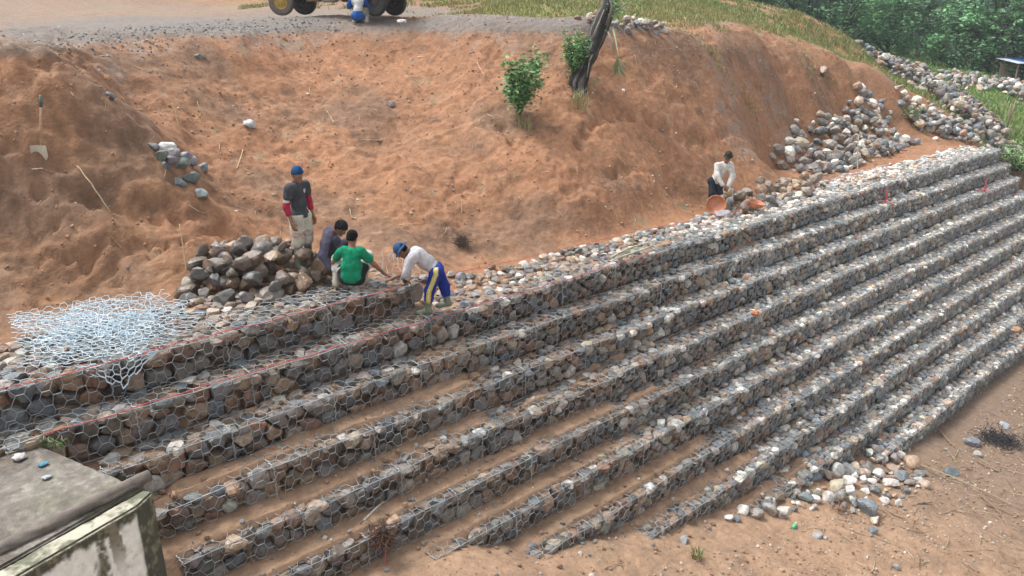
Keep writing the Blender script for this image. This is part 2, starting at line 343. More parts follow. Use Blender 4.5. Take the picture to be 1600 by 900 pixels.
gmk = sstep(.20, .62, grass+.42*n2+.3*n1)
gcol = mixc(np.tile(np.array([.20, .215, .065]), (len(x), 1)), (.10, .165, .04), sstep(-.2, .5, n1)); gcol = mixc(gcol, (.31, .27, .13), sstep(-.1, .4, -n2))
gcol = mixc(gcol, (.085, .17, .04), sstep(.75, 1., grass)*.8)
colr = colr*(1-gmk[:, None])+gcol*gmk[:, None]
lowg = (y < .17)*sstep(-2.0, -2.3, z)
sand = mixc(np.tile(np.array([.345, .222, .143]), (len(x), 1)), (.26, .17, .112), sstep(-.2, .7, n2)); sand = mixc(sand, (.19, .138, .102), sstep(13, 19, x)*sstep(-3.6, -4.6, z)*.85)
sand = mixc(sand, (.25, .17, .11), sstep(.1, .7, -n1)*.6)
sand *= (1+.12*n3)[:, None]
fr = (y < .17)
colr = np.where((fr & (tend < .5))[:, None], sand, colr)
colr = mixc(colr, (.20, .142, .104), np.where(fr, sstep(12, 20, x)*.6, 0))
nx_, ny_ = len(gx), len(gy)
idx = np.arange(nx_*ny_).reshape(nx_, ny_)
F = np.stack([idx[:-1, :-1], idx[1:, :-1], idx[1:, 1:], idx[:-1, 1:]], -1).reshape(-1, 4)
V = np.stack([x, y, z+SLOPE*np.clip(x, -40, 120)], 1)
ground = obj('ground', V, F, M_soil, col=np.clip(colr, .01, .9)); tag(ground, 'bare red brown soil bank, washed treads and churned ground below the wall', 'ground', kind='structure')
# ---------------------------------------------------------------- stones
def ico(sub):
    import bmesh
    bm = bmesh.new(); bmesh.ops.create_icosphere(bm, subdivisions=sub, radius=1.0)
    V = np.array([v.co[:] for v in bm.verts]); F = np.array([[v.index for v in f.verts] for f in bm.faces]); bm.free(); return V, F
ICO = {k: ico(k) for k in (1, 2, 3, 4)}
def palette(n, grey, r=rng):
    """stone colours; grey 0 = muddy brown river stone, 1 = clean blue grey stone"""
    P = np.array([[.105, .088, .075], [.17, .12, .085], [.24, .165, .11], [.13, .13, .13], [.20, .185, .165], [.105, .12, .13], [.30, .25, .19], [.19, .11, .075], [.42, .40, .36]])
    Wb = np.array([.21, .14, .09, .18, .12, .15, .04, .05, .02]); Wg = np.array([.05, .05, .04, .22, .22, .18, .10, .03, .11])
    g = np.broadcast_to(np.clip(grey, 0, 1), (n,))
    Wt = Wb[None]*(1-g[:, None])+Wg[None]*g[:, None]; cw_ = np.cumsum(Wt/Wt.sum(1, keepdims=True), 1)
    k = (r.random((n, 1)) > cw_).sum(1).clip(0, 8)
    c = P[k]*(1+.45*(r.random((n, 1))-.45))*(1+.08*(r.random((n, 3))-.5))
    return c*(1+.85*g[:, None])
def cut_stones(cen, nrm, dist, ell, axes, sub, facets=6, p=9, seed=0):
    """cen N,3; nrm N,K,3 cut directions with distances dist N,K (local frame); ell N,3 half sizes; axes N,3,3 rows = local axes in world -> V (N,v,3), F"""
    r = np.random.default_rng(seed); D, F = ICO[sub]; N = len(cen)
    fn = r.normal(size=(N, facets, 3)); fn /= np.linalg.norm(fn, axis=2, keepdims=True)
    sup = np.sqrt(((fn*ell[:, None, :])**2).sum(2)); fd = sup*r.uniform(.42, .80, (N, facets))
    nn = np.concatenate([nrm, fn], 1) if nrm is not None else fn; dd = np.concatenate([dist, fd], 1) if nrm is not None else fd
    out = np.zeros((N, len(D), 3))
    for i in range(0, N, 1500):
        j = slice(i, i+1500)
        q = np.clip(np.einsum('vd,nkd->nvk', D, nn[j]), 0, None)/dd[j][:, None, :]
        e = np.sqrt(((D[None]/ell[j][:, None, :])**2).sum(2))
        inv = ((q**p).sum(2)+e**p)**(1/p)
        L = D[None]/inv[:, :, None]
        sz = ell[j].mean(1)[:, None]
        ph = r.uniform(0, 50, (len(L), 1))
        bump = fbm(L[..., 0]/sz*1.5+ph, L[..., 1]/sz*1.5, L[..., 2]/sz*1.5, seed, 2)
        L *= (1+.07*bump)[..., None]
        out[j] = np.einsum('nvd,nde->nve', L, axes[j])+cen[j][:, None]
    return out, F
def join_st(V, F):
    N, v, _ = V.shape
    return V.reshape(-1, 3), (F[None]+(np.arange(N)*v)[:, None, None]).reshape(-1, F.shape[1])
def jgrid(u0, u1, v0, v1, su, sv, r, jit=.33):
    nv = max(1, int(round((v1-v0)/sv))); nu = max(1, int(round((u1-u0)/su))); P = []
    for j in range(nv):
        for i in range(nu):
            P.append((u0+(i+.5+.5*(j % 2)+r.uniform(-jit, jit))*(u1-u0)/nu, v0+(j+.5+r.uniform(-jit, jit)*.8)*(v1-v0)/nv))
    return np.array(P)
def voro_stones(P, v0, v1, su, sv, depthw, gap, r, boundv=True):
    """neighbour cuts for points P (N,2) in a plane (u,v); returns nrm, dist, ell in local (u,v,w)"""
    N = len(P); K = 10; nr = np.zeros((N, K, 3)); ds = np.full((N, K), 9.0); nr[:, :, 2] = 0; nr[:, :, 0] = 1
    o = np.argsort(P[:, 0]); S = P[o]
    for a in range(N):
        lo, hi = max(0, a-40), min(N, a+41); q = S[lo:hi]-S[a]; d = np.hypot(q[:, 0], q[:, 1]); k = np.argsort(d)[1:8]
        nr[o[a], :len(k), :2] = q[k]/d[k][:, None]; nr[o[a], :len(k), 2] = 0; ds[o[a], :len(k)] = d[k]*r.uniform(.46, .53, len(k))*(1-gap)
    if boundv:
        nr[:, 7] = (0, 1, 0); ds[:, 7] = np.maximum(v1-P[:, 1], .02)*r.uniform(.9, 1.25, N); nr[:, 8] = (0, -1, 0); ds[:, 8] = np.maximum(P[:, 1]-v0, .02)*r.uniform(.9, 1.2, N)
    nr[:, 9] = (0, 0, 1); ds[:, 9] = depthw*r.uniform(.60, .80, N)
    tl = nr+np.stack([np.zeros((N, K)), np.zeros((N, K)), r.uniform(-.4, .4, (N, K))], -1); tl[:, 9] = nr[:, 9]+r.normal(0, .16, (N, 3)); tl /= np.linalg.norm(tl, axis=2, keepdims=True)
    ell = np.stack([su*r.uniform(.7, 1.15, N), sv*r.uniform(.7, 1.15, N), depthw*r.uniform(.8, 1.2, N)], 1)
    return tl, ds, ell
XS = [-5.0, -0.4, 2.05, 2.35, 2.45, 3.1, 5.35, 6.5, 8.7, 11.4, 15.9]
XE = [7.15, 34.5, 34.45, 34.3, 34.4, 34.3, 34.2, 34.1, 34.0, 33.9, 33.8]
def grey_at(x, k, r):
    return np.clip(sstep(7, 21, x)*.95+.12+.35*fbm(x*.8, k*3.3, 0, 61, 3), 0, 1)
ORD = ['topmost short', 'highest full-length', 'second full-length', 'third full-length', 'fourth full-length', 'fifth full-length', 'sixth full-length', 'seventh full-length', 'third lowest', 'second lowest', 'lowest']
LBL = ['short topmost gabion step under the blue wire sheet and the squatting workers',
       'highest full-length gabion step, a red string along its front edge, white-shirted bending man on it',
       'second full-length gabion step down, just below the one the bending man stands on',
       'third full-length gabion step down, reddish soil on its left tread, beginning at the concrete block',
       'fourth full-length gabion step down, beginning behind the concrete block corner',
       'fifth full-length gabion step down, with the dark root clump and white stick on it',
       'sixth full-length gabion step down, the uppermost whose left end dies out in soil fill',
       'seventh full-length gabion step down, fourth from the bottom, tapering into the bare soil fill',
       'eighth full-length gabion step, third from the bottom, tapering into the soil fill',
       'ninth full-length gabion step, second from the bottom, ending in twigs and soil',
       'lowest gabion step of the wall, loose white and grey cobbles piled at its left end']
def hexgrid(fn, U, V, A=.135, Bh=.105, c=.045, jit=.012, r=rng):
    """hexagonal wire net over the surface fn(u,v)->xyz ; returns wire segments"""
    ni = int(U/A)+1; nj = int(V/Bh)+1; A_, B_ = U/max(ni, 1), V/max(nj, 1)
    ii, jj = np.meshgrid(np.arange(ni+1), np.arange(nj+1), indexing='ij')
    ok = (ii+jj) % 2 == 0
    du = r.normal(0, jit, ii.shape); dv_ = r.normal(0, jit, ii.shape)
    Lu = ii*A_-c+du; Ru = ii*A_+c+du; vv = np.clip(jj*B_+dv_, 0, V)
    seg = []
    s_ = [(Lu[ok], vv[ok], Ru[ok], vv[ok], 1.5)]
    for dj in (1, -1):
        a = ok.copy(); a[-1, :] = False
        if dj == 1: a[:, -1] = False
        else: a[:, 0] = False
        I, J = np.where(a); s_.append((Ru[I, J], vv[I, J], Lu[I+1, J+dj], vv[I+1, J+dj], 1.0))
    A1 = np.concatenate([np.stack([q[0].clip(0, U), q[1]], 1) for q in s_]); B1 = np.concatenate([np.stack([q[2].clip(0, U), q[3]], 1) for q in s_])
    rr = np.concatenate([np.full(len(q[0]), q[4]) for q in s_])
    return fn(A1[:, 0], A1[:, 1]), fn(B1[:, 0], B1[:, 1]), rr
WR = .0042
def sag(x_, k): return .030*vnoise(np.asarray(x_)*.45, 0*np.asarray(x_)+k*5.3, 0, 301)+.014*vnoise(np.asarray(x_)*1.6, 0*np.asarray(x_)+k*3.1, 0, 302)
def bow(x_, k): return .035*vnoise(np.asarray(x_)*.37+9, 0*np.asarray(x_)+k*7.7, 0, 303)+.016*vnoise(np.asarray(x_)*1.3, 0*np.asarray(x_)+k*2.3, 0, 304)
for k in range(NT):
    r = np.random.default_rng(100+k)
    x0, x1 = XS[k], XE[k]; yf = -k*T; zt = -k*H
    root = empty('gabion_step', (x0, yf, zt-H+SLOPE*x0), 0, LBL[k], 'gabion wall', 'stone gabion steps of the retaining wall')
    base = np.array([x0, yf, zt-H+SLOPE*x0])
    Vs = []; recs = []
    ytop = T if k else 1.5
    if k == 1: ytop = T
    # segments so that stones get smaller towards the far end
    edges = list(np.arange(x0, x1, 3.0))+[x1]
    if len(edges) > 2 and edges[-1]-edges[-2] < 1: edges.pop(-2)
    for a, b in zip(edges[:-1], edges[1:]):
        xm = (a+b)/2; f = sstep(5, 22, xm); su = .27-.085*f; sv = .185-.04*f
        if a < -1: continue
        P = jgrid(a, b, .01, H-.005, su, sv, r)
        nr, ds, ell = voro_stones(P, 0, H-.01, su, sv, .13, .04, r)
        axes = np.tile(np.array([[1., 0, SLOPE], [0, 0, 1.], [0, -1., 0]]), (len(P), 1, 1))
        cen = np.stack([P[:, 0], np.full(len(P), yf+.105)+r.normal(0, .012, len(P)), zt-H+P[:, 1]+SLOPE*P[:, 0]], 1)
        recs.append((cen, nr, ds, ell, axes, 'f'))
        # tread
        yy1 = ytop if k else 1.7
        zones = [(0.03, yy1)]
        for (v0, v1) in zones:
            s2 = .235-.08*f; s3 = .13-.025*f
            P = jgrid(a, b, v0, v1, s2, s3, r, .36)
            if k <= 1: P = P[P[:, 1] < yy1-.0+.25*fbm(P[:, 0]*1.2, P[:, 0]*0, 0, 77, 2)]
            nr, ds, ell = voro_stones(P, v0, v1, s2, s3, .075, .02, r, False)
            cen = np.stack([P[:, 0], yf+P[:, 1], np.full(len(P), zt-.062)+(RISE*np.clip(P[:, 1]/T, 0, 1) if k else 0)+r.normal(0, .018, len(P))+SLOPE*P[:, 0]], 1)
            tilt = r.normal(0, .09, (len(P), 2)); axes = np.zeros((len(P), 3, 3))
            axes[:, 0] = np.stack([np.ones(len(P)), np.zeros(len(P)), tilt[:, 0]], 1); axes[:, 1] = np.stack([np.zeros(len(P)), np.ones(len(P)), tilt[:, 1]], 1); axes[:, 2] = np.stack([-tilt[:, 0], -tilt[:, 1], np.ones(len(P))], 1)
            recs.append((cen, nr, ds, ell, axes, 't'))
    if k == 1:   # wide flat stone surface behind the top step, to the toe of the bank
        for a in np.arange(7.3, 34.4, 3.0):
            b = min(a+3, 34.4); f = sstep(5, 22, (a+b)/2); s2 = .21-.05*f
            P = jgrid(a, b, T, 1.75, s2, .17-.02*f, r, .38)
            lim = np.interp(P[:, 0], [7, 12, 20, 26, 34], [1.75, 1.35, 1.4, 1.6, 1.3])+.2*fbm(P[:, 0]*1.5, P[:, 0]*0, 0, 78, 3)
            P = P[(P[:, 1] < lim)]
            nr, ds, ell = voro_stones(P, 0, 2, s2, .16, .07, .05, r, False); ell[:, :2] *= .85
            P3 = np.stack([P[:, 0], yf+P[:, 1], np.maximum(terr(P[:, 0], yf+P[:, 1])+.0, -H-.07)+r.normal(0.0, .02, len(P))+SLOPE*P[:, 0]], 1)
            tilt = r.normal(0, .15, (len(P), 2)); axes = np.zeros((len(P), 3, 3))
            axes[:, 0] = np.stack([np.ones(len(P)), np.zeros(len(P)), tilt[:, 0]], 1); axes[:, 1] = np.stack([np.zeros(len(P)), np.ones(len(P)), tilt[:, 1]], 1); axes[:, 2] = np.stack([-tilt[:, 0], -tilt[:, 1], np.ones(len(P))], 1)
            recs.append((P3, nr, ds, ell, axes, 't'))
    cen = np.concatenate([q[0] for q in recs]); nr = np.concatenate([q[1] for q in recs]); ds = np.concatenate([q[2] for q in recs]); ell = np.concatenate([q[3] for q in recs]); axes = np.concatenate([q[4] for q in recs])
    isf = np.concatenate([np.full(len(q[0]), q[5] == 'f') for q in recs])
    wz_ = np.where(isf, np.clip((cen[:, 2]-SLOPE*cen[:, 0]-(zt-H))/H, 0, 1), 1.0); cen[:, 2] += sag(cen[:, 0], k)*wz_; cen[:, 1] += bow(cen[:, 0], k)*np.where(isf, 1, np.clip(1-(cen[:, 1]-yf)/.4, 0, 1))
    # a few bolder stones stand proud
    ell[:, 2] *= np.where(r.random(len(ell)) < .12, 1.35, 1.0)
    zsoil = front(cen[:, 0], np.where(isf, yf-.06, cen[:, 1]))[0]+SLOPE*cen[:, 0]
    hidden = (cen[:, 2]+.10 < zsoil) & (cen[:, 1] < .17)
    keep = ~hidden; cen, nr, ds, ell, axes, isf = [q[keep] for q in (cen, nr, ds, ell, axes, isf)]
    colr_ = palette(len(cen), grey_at(cen[:, 0], k, r)+np.where(isf, -.05, .08), r)  # treads greyer and paler than faces, the sky's sheen put into the colour
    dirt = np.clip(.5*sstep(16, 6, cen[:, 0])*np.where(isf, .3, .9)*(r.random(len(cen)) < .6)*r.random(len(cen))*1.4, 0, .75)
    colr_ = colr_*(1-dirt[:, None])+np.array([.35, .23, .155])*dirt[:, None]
    colr_ *= np.where(isf, .95, 1.0+.35*sstep(8, 20, cen[:, 0]))[:, None]  # sky light painted in: face stones darkened, treads brightened towards the far end
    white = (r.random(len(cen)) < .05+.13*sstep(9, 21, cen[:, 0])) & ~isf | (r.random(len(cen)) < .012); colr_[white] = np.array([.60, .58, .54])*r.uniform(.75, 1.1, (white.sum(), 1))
    dep = (cen-CAM) @ _F; siz = ell[:, 0]*np.minimum(ell[:, 1], ds.min(1)*1.4)/dep**2
    inview = np.abs(((cen-CAM)@_Rt)/dep) < .66
    inview &= np.abs(((cen-CAM)@_U)/dep) < .37
    big = np.zeros(len(cen), bool); big[np.argsort(-siz*inview)[:100]] = True
    for grp, sub in ((big, 3), (~big & (dep < 15), 3 if k < 7 else 2), (~big & (dep >= 15), 2)):
        grp = np.where(grp)[0]
        if len(grp) == 0: continue
        if sub == 3 and not big[grp[0]]: sub = 2
        V_, F_ = cut_stones(cen[grp], nr[grp], ds[grp], ell[grp], axes[grp], sub, 7, 40, 200+k)
        if big[grp[0]]:
            for i, g in enumerate(grp):
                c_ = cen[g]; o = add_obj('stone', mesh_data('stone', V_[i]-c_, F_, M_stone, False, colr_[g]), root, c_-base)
        else: Vs.append((V_, F_, colr_[grp]))
    VV = np.concatenate([q[0].reshape(-1, 3) for q in Vs]); off = 0; FF = []; CC = []
    for V_, F_, c_ in Vs:
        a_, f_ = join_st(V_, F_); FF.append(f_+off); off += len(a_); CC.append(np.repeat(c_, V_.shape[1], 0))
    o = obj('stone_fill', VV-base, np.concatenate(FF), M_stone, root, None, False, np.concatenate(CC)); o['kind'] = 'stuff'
    # wire baskets, about three metres of step each
    for a, b in zip(edges[:-1], edges[1:]):
        if a < -1: continue
        topd = .30 if k > 1 else (.75 if k == 0 else .45)
        def fn(u, v, a=a):
            yv = np.where(v < H, 0, np.clip(v-H, 0, None)); zv = np.where(v < H, v, H)
            bul = -.020-.016*vnoise(u*2.3+a, v*6, k*7.1, 5)
            X = a+u; wob = bow(X, k)*np.clip(1-(v-H)/.4, 0, 1)
            return np.stack([X, yf-.005+np.where(v < H, bul, yv+bul*.5)+wob, zt-H+zv+np.where(v < H, 0, (RISE*yv/T if k else 0)+.018+.012*vnoise(X*3, v*5, k, 6))+sag(X, k)*np.clip(v/H, 0, 1)+SLOPE*X], 1)-base
        f = sstep(6, 24, a)
        A1, B1, rr = hexgrid(fn, b-a, H+topd, .135, .100, .042, .013, r)
        mid = (A1+B1)/2+base
        zs_ = terr(mid[:, 0], mid[:, 1])+SLOPE*mid[:, 0]
        kp = mid[:, 2] > zs_-.015
        kp &= (r.random(len(kp)) < .985)
        segs = [(A1[kp], B1[kp], rr[kp]*WR)]
        # selvedge wires and the laced joint between baskets
        n = int((b-a)/.12); u = np.linspace(0, b-a, n+1)
        for vv_, wr_ in ((H, 1.6),) + (((.005, 1.3),) if (k < 6) else ()):
            L_ = fn(u, np.full(n+1, vv_)); kk = (L_[:-1, 2]+base[2] > terr(L_[:-1, 0]+base[0], L_[:-1, 1]+base[1])+SLOPE*(L_[:-1, 0]+base[0])-.02)
            segs.append((L_[:-1][kk], L_[1:][kk], np.full(kk.sum(), WR*wr_)))
        for uj in (0.0, (b-a)/2):
            v = np.linspace(0, H+topd*.7, 22); L_ = fn(np.full(22, uj)+.012*np.sin(np.arange(22)*2.4), v); L_[:, 1] -= .006
            zz_ = front(L_[:, 0]+base[0], L_[:, 1]+base[1])[0]
            kk = L_[:-1, 2]+base[2] > zz_[:-1]+SLOPE*(L_[:-1, 0]+base[0])-.02
            segs.append((L_[:-1][kk], L_[1:][kk], np.full(kk.sum(), WR*1.9)))
        A1 = np.concatenate([q[0] for q in segs]); B1 = np.concatenate([q[1] for q in segs]); rr = np.concatenate([q[2] for q in segs])
        if len(A1) < 4: continue
        V_, F_ = seg_tubes(A1, B1, rr, 4)
        obj('wire_basket', V_, F_, M_wire, root, None, True, (1, 1, 1))
# ---------------------------------------------------------------- loose rocks in heaps
def rock_vf(n, sizes, seed, sub=3, flat=.72, p=34):
    r = np.random.default_rng(seed); q = r.normal(size=(n, 3, 3)); A = np.linalg.qr(q)[0]
    ell = np.stack([sizes*r.uniform(.9, 1.2, n), sizes*r.uniform(.75, 1.0, n), sizes*flat*r.uniform(.75, 1.1, n)], 1)
    # keep the short axis mostly up, as stones come to rest
    up = r.normal(0, .45, (n, 2)); z = np.stack([up[:, 0], up[:, 1], np.ones(n)], 1); z /= np.linalg.norm(z, axis=1)[:, None]
    a = r.uniform(0, 2*PI, n); h = np.stack([np.cos(a), np.sin(a), np.zeros(n)], 1); h -= z*(h*z).sum(1)[:, None]; h /= np.linalg.norm(h, axis=1)[:, None]
    ax = np.stack([h, np.cross(z, h), z], 1)
    return cut_stones(np.zeros((n, 3)), None, None, ell*1.18, ax, sub, 8, p, seed)
NROCK = [0]
def heap(spots, label, group, cat, grey, seed, cap, sub=3, solo=10**6, stuff_label=None, name='rock', pal=None, dirt=.2):
    """spots: list of (px,py) quads or a function giving (x,y,size); rocks are dropped one on another"""
    r = np.random.default_rng(seed); xy = np.array(spots); n = len(xy); s_ = xy[:, 2]
    gz = terr(xy[:, 0], xy[:, 1]); placed = np.zeros((n, 4)); ok = np.zeros(n, bool); m = 0
    for i in range(n):
        x_, y_, sz = xy[i]; z_ = gz[i]+sz*.35
        if m:
            q = placed[:m]; dd = (q[:, 0]-x_)**2+(q[:, 1]-y_)**2; rs = ((q[:, 3]+sz)*.78)**2
            t_ = dd < rs
            if t_.any(): z_ = max(z_, (q[t_, 2]+np.sqrt(rs[t_]-dd[t_])*.72).max())
        if z_-gz[i] > cap(x_, y_)+sz*.4: continue
        placed[m] = (x_, y_, z_, sz); ok[i] = True; m += 1
    xy = placed[:m]; n = m
    colr_ = palette(n, grey, r) if pal is None else pal(n, r)
    d_ = (r.random(n) < .5)*r.random(n)*dirt*2; colr_ = colr_*(1-d_[:, None])+np.array([.33, .22, .15])*d_[:, None]
    P = np.stack([xy[:, 0], xy[:, 1], xy[:, 2]+SLOPE*xy[:, 0]], 1)
    dep = (P-CAM)@_F; rank = np.argsort(-(xy[:, 3]/dep))
    V_, F_ = rock_vf(n, xy[:, 3], seed, sub)
    k = min(solo, n)
    for i in rank[:k]:
        o = add_obj(name, mesh_data(name, V_[i], F_, M_greystone if grey > .5 else M_stone, False, colr_[i]), None, P[i]); tag(o, label, cat, group)
    NROCK[0] += k
    if n > k:
        j = rank[k:]; a_, f_ = join_st(V_[j]+P[j][:, None], F_)
        o = obj('loose_rubble', a_, f_, M_greystone, None, None, False, np.repeat(colr_[j], V_.shape[1], 0)); tag(o, stuff_label, 'rubble', None, 'stuff')
    return P, xy[:, 3]
def scatter_poly(poly, n, smin, smax, seed, power=1.6):
    """points inside a polygon given in ground coordinates"""
    r = np.random.default_rng(seed); Q = np.array(poly); out = []
    while len(out) < n:
        x_, y_ = r.uniform(Q[:, 0].min(), Q[:, 0].max()), r.uniform(Q[:, 1].min(), Q[:, 1].max()); c = False; j = len(Q)-1
        for i in range(len(Q)):
            if (Q[i, 1] > y_) != (Q[j, 1] > y_) and x_ < (Q[j, 0]-Q[i, 0])*(y_-Q[i, 1])/(Q[j, 1]-Q[i, 1])+Q[i, 0]: c = not c
            j = i
        if c: out.append((x_, y_, smin+(smax-smin)*r.random()**power))
    return out
def hpoly(pts): return [hit(*p)[:2] for p in pts]
# big heap beside the standing man
c0 = hit(388, 448)
def capf(cx, cy, rx, ry, h, ang=0):
    def f(x_, y_):
        u = (x_-cx)*math.cos(ang)+(y_-cy)*math.sin(ang); v = -(x_-cx)*math.sin(ang)+(y_-cy)*math.cos(ang)
        return h*max(0, 1-(u/rx)**2-(v/ry)**2)
    return f
PL = hpoly([(280, 470), (310, 420), (345, 400), (420, 395), (500, 425), (515, 452), (470, 462), (400, 478), (330, 482)])
PLc = np.mean(PL, 0)
heap(scatter_poly(PL, 240, .09, .19, 301, 1.1), 'brown or dark grey boulder in the heap beside the standing man', 'boulders heaped beside the standing man', 'rock', .22, 301, capf(5.5, 1.9, 1.35, 1.15, .62, -.75), 3, 95, 'small stones in the heap beside the standing man', pal=lambda n, r: palette(n, 0, r)*.82+np.array([.02, .008, 0]))
heap([(*hit(px, py)[:2], s_*.86) for px, py, s_ in [(262, 262, .15), (285, 262, .17), (300, 258, .16), (318, 266, .14), (268, 272, .15), (300, 282, .19), (284, 290, .16), (316, 278, .15), (278, 270, .14), (296, 270, .16), (312, 294, .13), (300, 276, .15), (315, 310, .15), (258, 270, .13), (290, 280, .15), (308, 288, .15)]],
     'blue grey rock in the small heap high in the gully, under the white sack', 'rocks heaped in the gully', 'rock', .75, 302, lambda x_, y_: .3, 3, pal=lambda n, r: np.array([.15, .16, .165])*r.uniform(.6, 1.7, (n, 1))*(1+.08*r.normal(size=(n, 3))), dirt=.05)
# heap around the man with the basins
PM = hpoly([(1105, 320), (1135, 300), (1200, 292), (1260, 285), (1300, 300), (1240, 318), (1185, 335), (1140, 345)])
heap(scatter_poly(PM, 130, .11, .20, 303, 1.2), 'tan or brown river boulder in the low heap around the man with the basins', 'boulders around the man with the basins', 'rock', .10, 303, lambda x_, y_: .32, 2, 40, 'small brown stones around the man with the basins',
     pal=lambda n, r: palette(n, .05, r)*1.25+np.array([.05, .03, .01]))
# large grey heap at the foot of the far bank
PB = hpoly([(1205, 245), (1230, 225), (1275, 180), (1300, 200), (1350, 178), (1400, 200), (1432, 225), (1390, 245), (1340, 262), (1290, 275), (1240, 270)])
heap(scatter_poly(PB, 900, .10, .26, 304, 1.3), 'blue grey boulder in the large heap at the foot of the far bank', 'grey boulders heaped at the foot of the far bank', 'rock', 1.0, 304, capf(29, 3.2, 5.5, 3.2, .30, .1), 2, 60, 'smaller grey stones of the large heap at the foot of the far bank', dirt=.1, pal=lambda n, r: palette(n, 1, r)*.78)
PB2 = hpoly([(1305, 185), (1325, 160), (1360, 155), (1392, 172), (1390, 190), (1345, 188)])
heap(scatter_poly(PB2, 130, .10, .26, 305, 1.2), 'grey boulder in the small round pile above the large grey heap', 'boulders in the small pile on the far bank', 'rock', 1.0, 305, lambda x_, y_: .12, 2, 0, 'grey boulders piled in a small mound above the large grey heap', dirt=.1)
# ridge of stones running down to the end of the wall, and the row across the field
def line_spots(pts, n, wid, smin, smax, seed):
    r = np.random.default_rng(seed); Q = np.array([hit(*p)[:2] for p in pts]); L = np.concatenate([[0], np.cumsum(np.linalg.norm(np.diff(Q, axis=0), axis=1))]); t = r.uniform(0, L[-1], n)
    x_ = np.interp(t, L, Q[:, 0])+r.normal(0, wid, n); y_ = np.interp(t, L, Q[:, 1])+r.normal(0, wid, n)
    return list(zip(x_, y_, smin+(smax-smin)*r.random(n)**1.2))
heap(line_spots([(1385, 106), (1420, 118), (1450, 135), (1490, 160), (1510, 185), (1530, 205), (1560, 222)], 1600, .80, .10, .27, 306), '', '', 'rock', 1.0, 306, lambda x_, y_: .5, 2, 0, 'long ridge of grey rubble running from the mound down to the end of the wall', dirt=.08, pal=lambda n, r: palette(n, 1, r)*.72)
heap(line_spots([(1425, 178), (1450, 195), (1480, 205), (1520, 222)], 260, .4, .10, .24, 307), '', '', 'rock', 1.0, 307, lambda x_, y_: .35, 2, 0, 'low band of grey rubble beside the grass patch above the end of the wall', dirt=.1)
heap(line_spots([(1490, 130), (1530, 133), (1570, 138), (1600, 148), (1640, 160)], 520, .7, .12, .30, 308), '', '', 'rock', 1.0, 308, lambda x_, y_: .35, 2, 0, 'row of grey rubble crossing the green field in front of the trees', dirt=.05)
heap(line_spots([(905, 33), (960, 40), (1000, 43), (1040, 49)], 60, .16, .08, .16, 309), '', '', 'rock', .8, 309, lambda x_, y_: .2, 2, 0, 'pale stones lying along the road edge behind the charred stump')
# cobbles in front of the lowest step
PC = hpoly([(1120, 815), (1205, 785), (1260, 752), (1330, 715), (1420, 700), (1450, 760), (1370, 815), (1300, 790), (1230, 808)])
heap(scatter_poly(PC, 260, .05, .20, 310, 1.7), 'rounded white or grey cobble lying in front of the lowest gabion step', 'loose cobbles below the lowest gabion step', 'rock', 1.0, 310, lambda x_, y_: .05, 3, 42, 'small pebbles around the cobbles below the lowest step', dirt=.12,
     pal=lambda n, r: np.where((r.random(n) < .34)[:, None], np.array([.60, .59, .56])*r.uniform(.8, 1.1, (n, 1)), palette(n, .9, r)*.8))
for i, (px, py, s_, lab, c_) in enumerate([(1285, 114, .30, 'large flat brown boulder alone on the crest of the far bank', (.26, .17, .12)), (613, 165, .12, 'round pinkish grey stone half buried in the middle of the bank', (.27, .23, .21)), (389, 196, .15, 'pale blue grey stone slab leaning on the bank above the gully heap', (.42, .46, .48)),
        (313, 90, .12, 'dark grey slab just below the road edge on the bank', (.2, .22, .23)), (172, 154, .10, 'dark stone at the top of the gully', (.14, .14, .15)), (974, 143, .07, 'small white stone right of the foot of the charred stump', (.62, .6, .56)), (240, 231, .10, 'dark grey stone left of the white sack', (.13, .14, .15)),
        (1130, 342, .24, 'big grey rock just below the tilted orange basin', (.26, .26, .28)), (722, 436, .13, 'dark grey stone beside the foot of the bending man', (.2, .2, .21)), (1520, 695, .17, 'round blue grey boulder on the churned ground near the wall foot', (.17, .18, .2)), (1572, 668, .14, 'pale grey boulder near the dark brush pile', (.32, .34, .36)), (1483, 740, .17, 'long dark blue grey rock lying in the churned ground', (.12, .15, .16)),
        (1528, 712, .10, 'small white-flecked stone in front of the round blue grey boulder', (.36, .37, .36)), (1365, 832, .11, 'dark cobble stacked below the pale cobble, apart from the others', (.15, .16, .17)), (1366, 815, .13, 'pale cream cobble on top of the dark one, apart from the others', (.50, .45, .38)), (1276, 838, .10, 'thin tilted grey slab standing in the soil', (.3, .3, .3)), (1068, 846, .10, 'flat bluish stone lying alone on bare soil near the weed', (.30, .31, .32)), (1243, 190, .12, 'white stone alone on the bank left of the large grey heap', (.6, .57, .52)),
        (1290, 842, .05, 'small pebble on the lower soil', (.3, .28, .26)), (1400, 888, .07, 'grey pebble at the bottom edge on brown ground', (.25, .25, .26))]):
    P_ = hit(px, py); V_, F_ = rock_vf(1, np.array([s_]), 900+i, 3, .7); P_[2] += s_*.25
    o = add_obj('rock', mesh_data('rock', V_[0], F_, M_greystone, False, np.array(c_)), None, P_); tag(o, lab, 'rock')
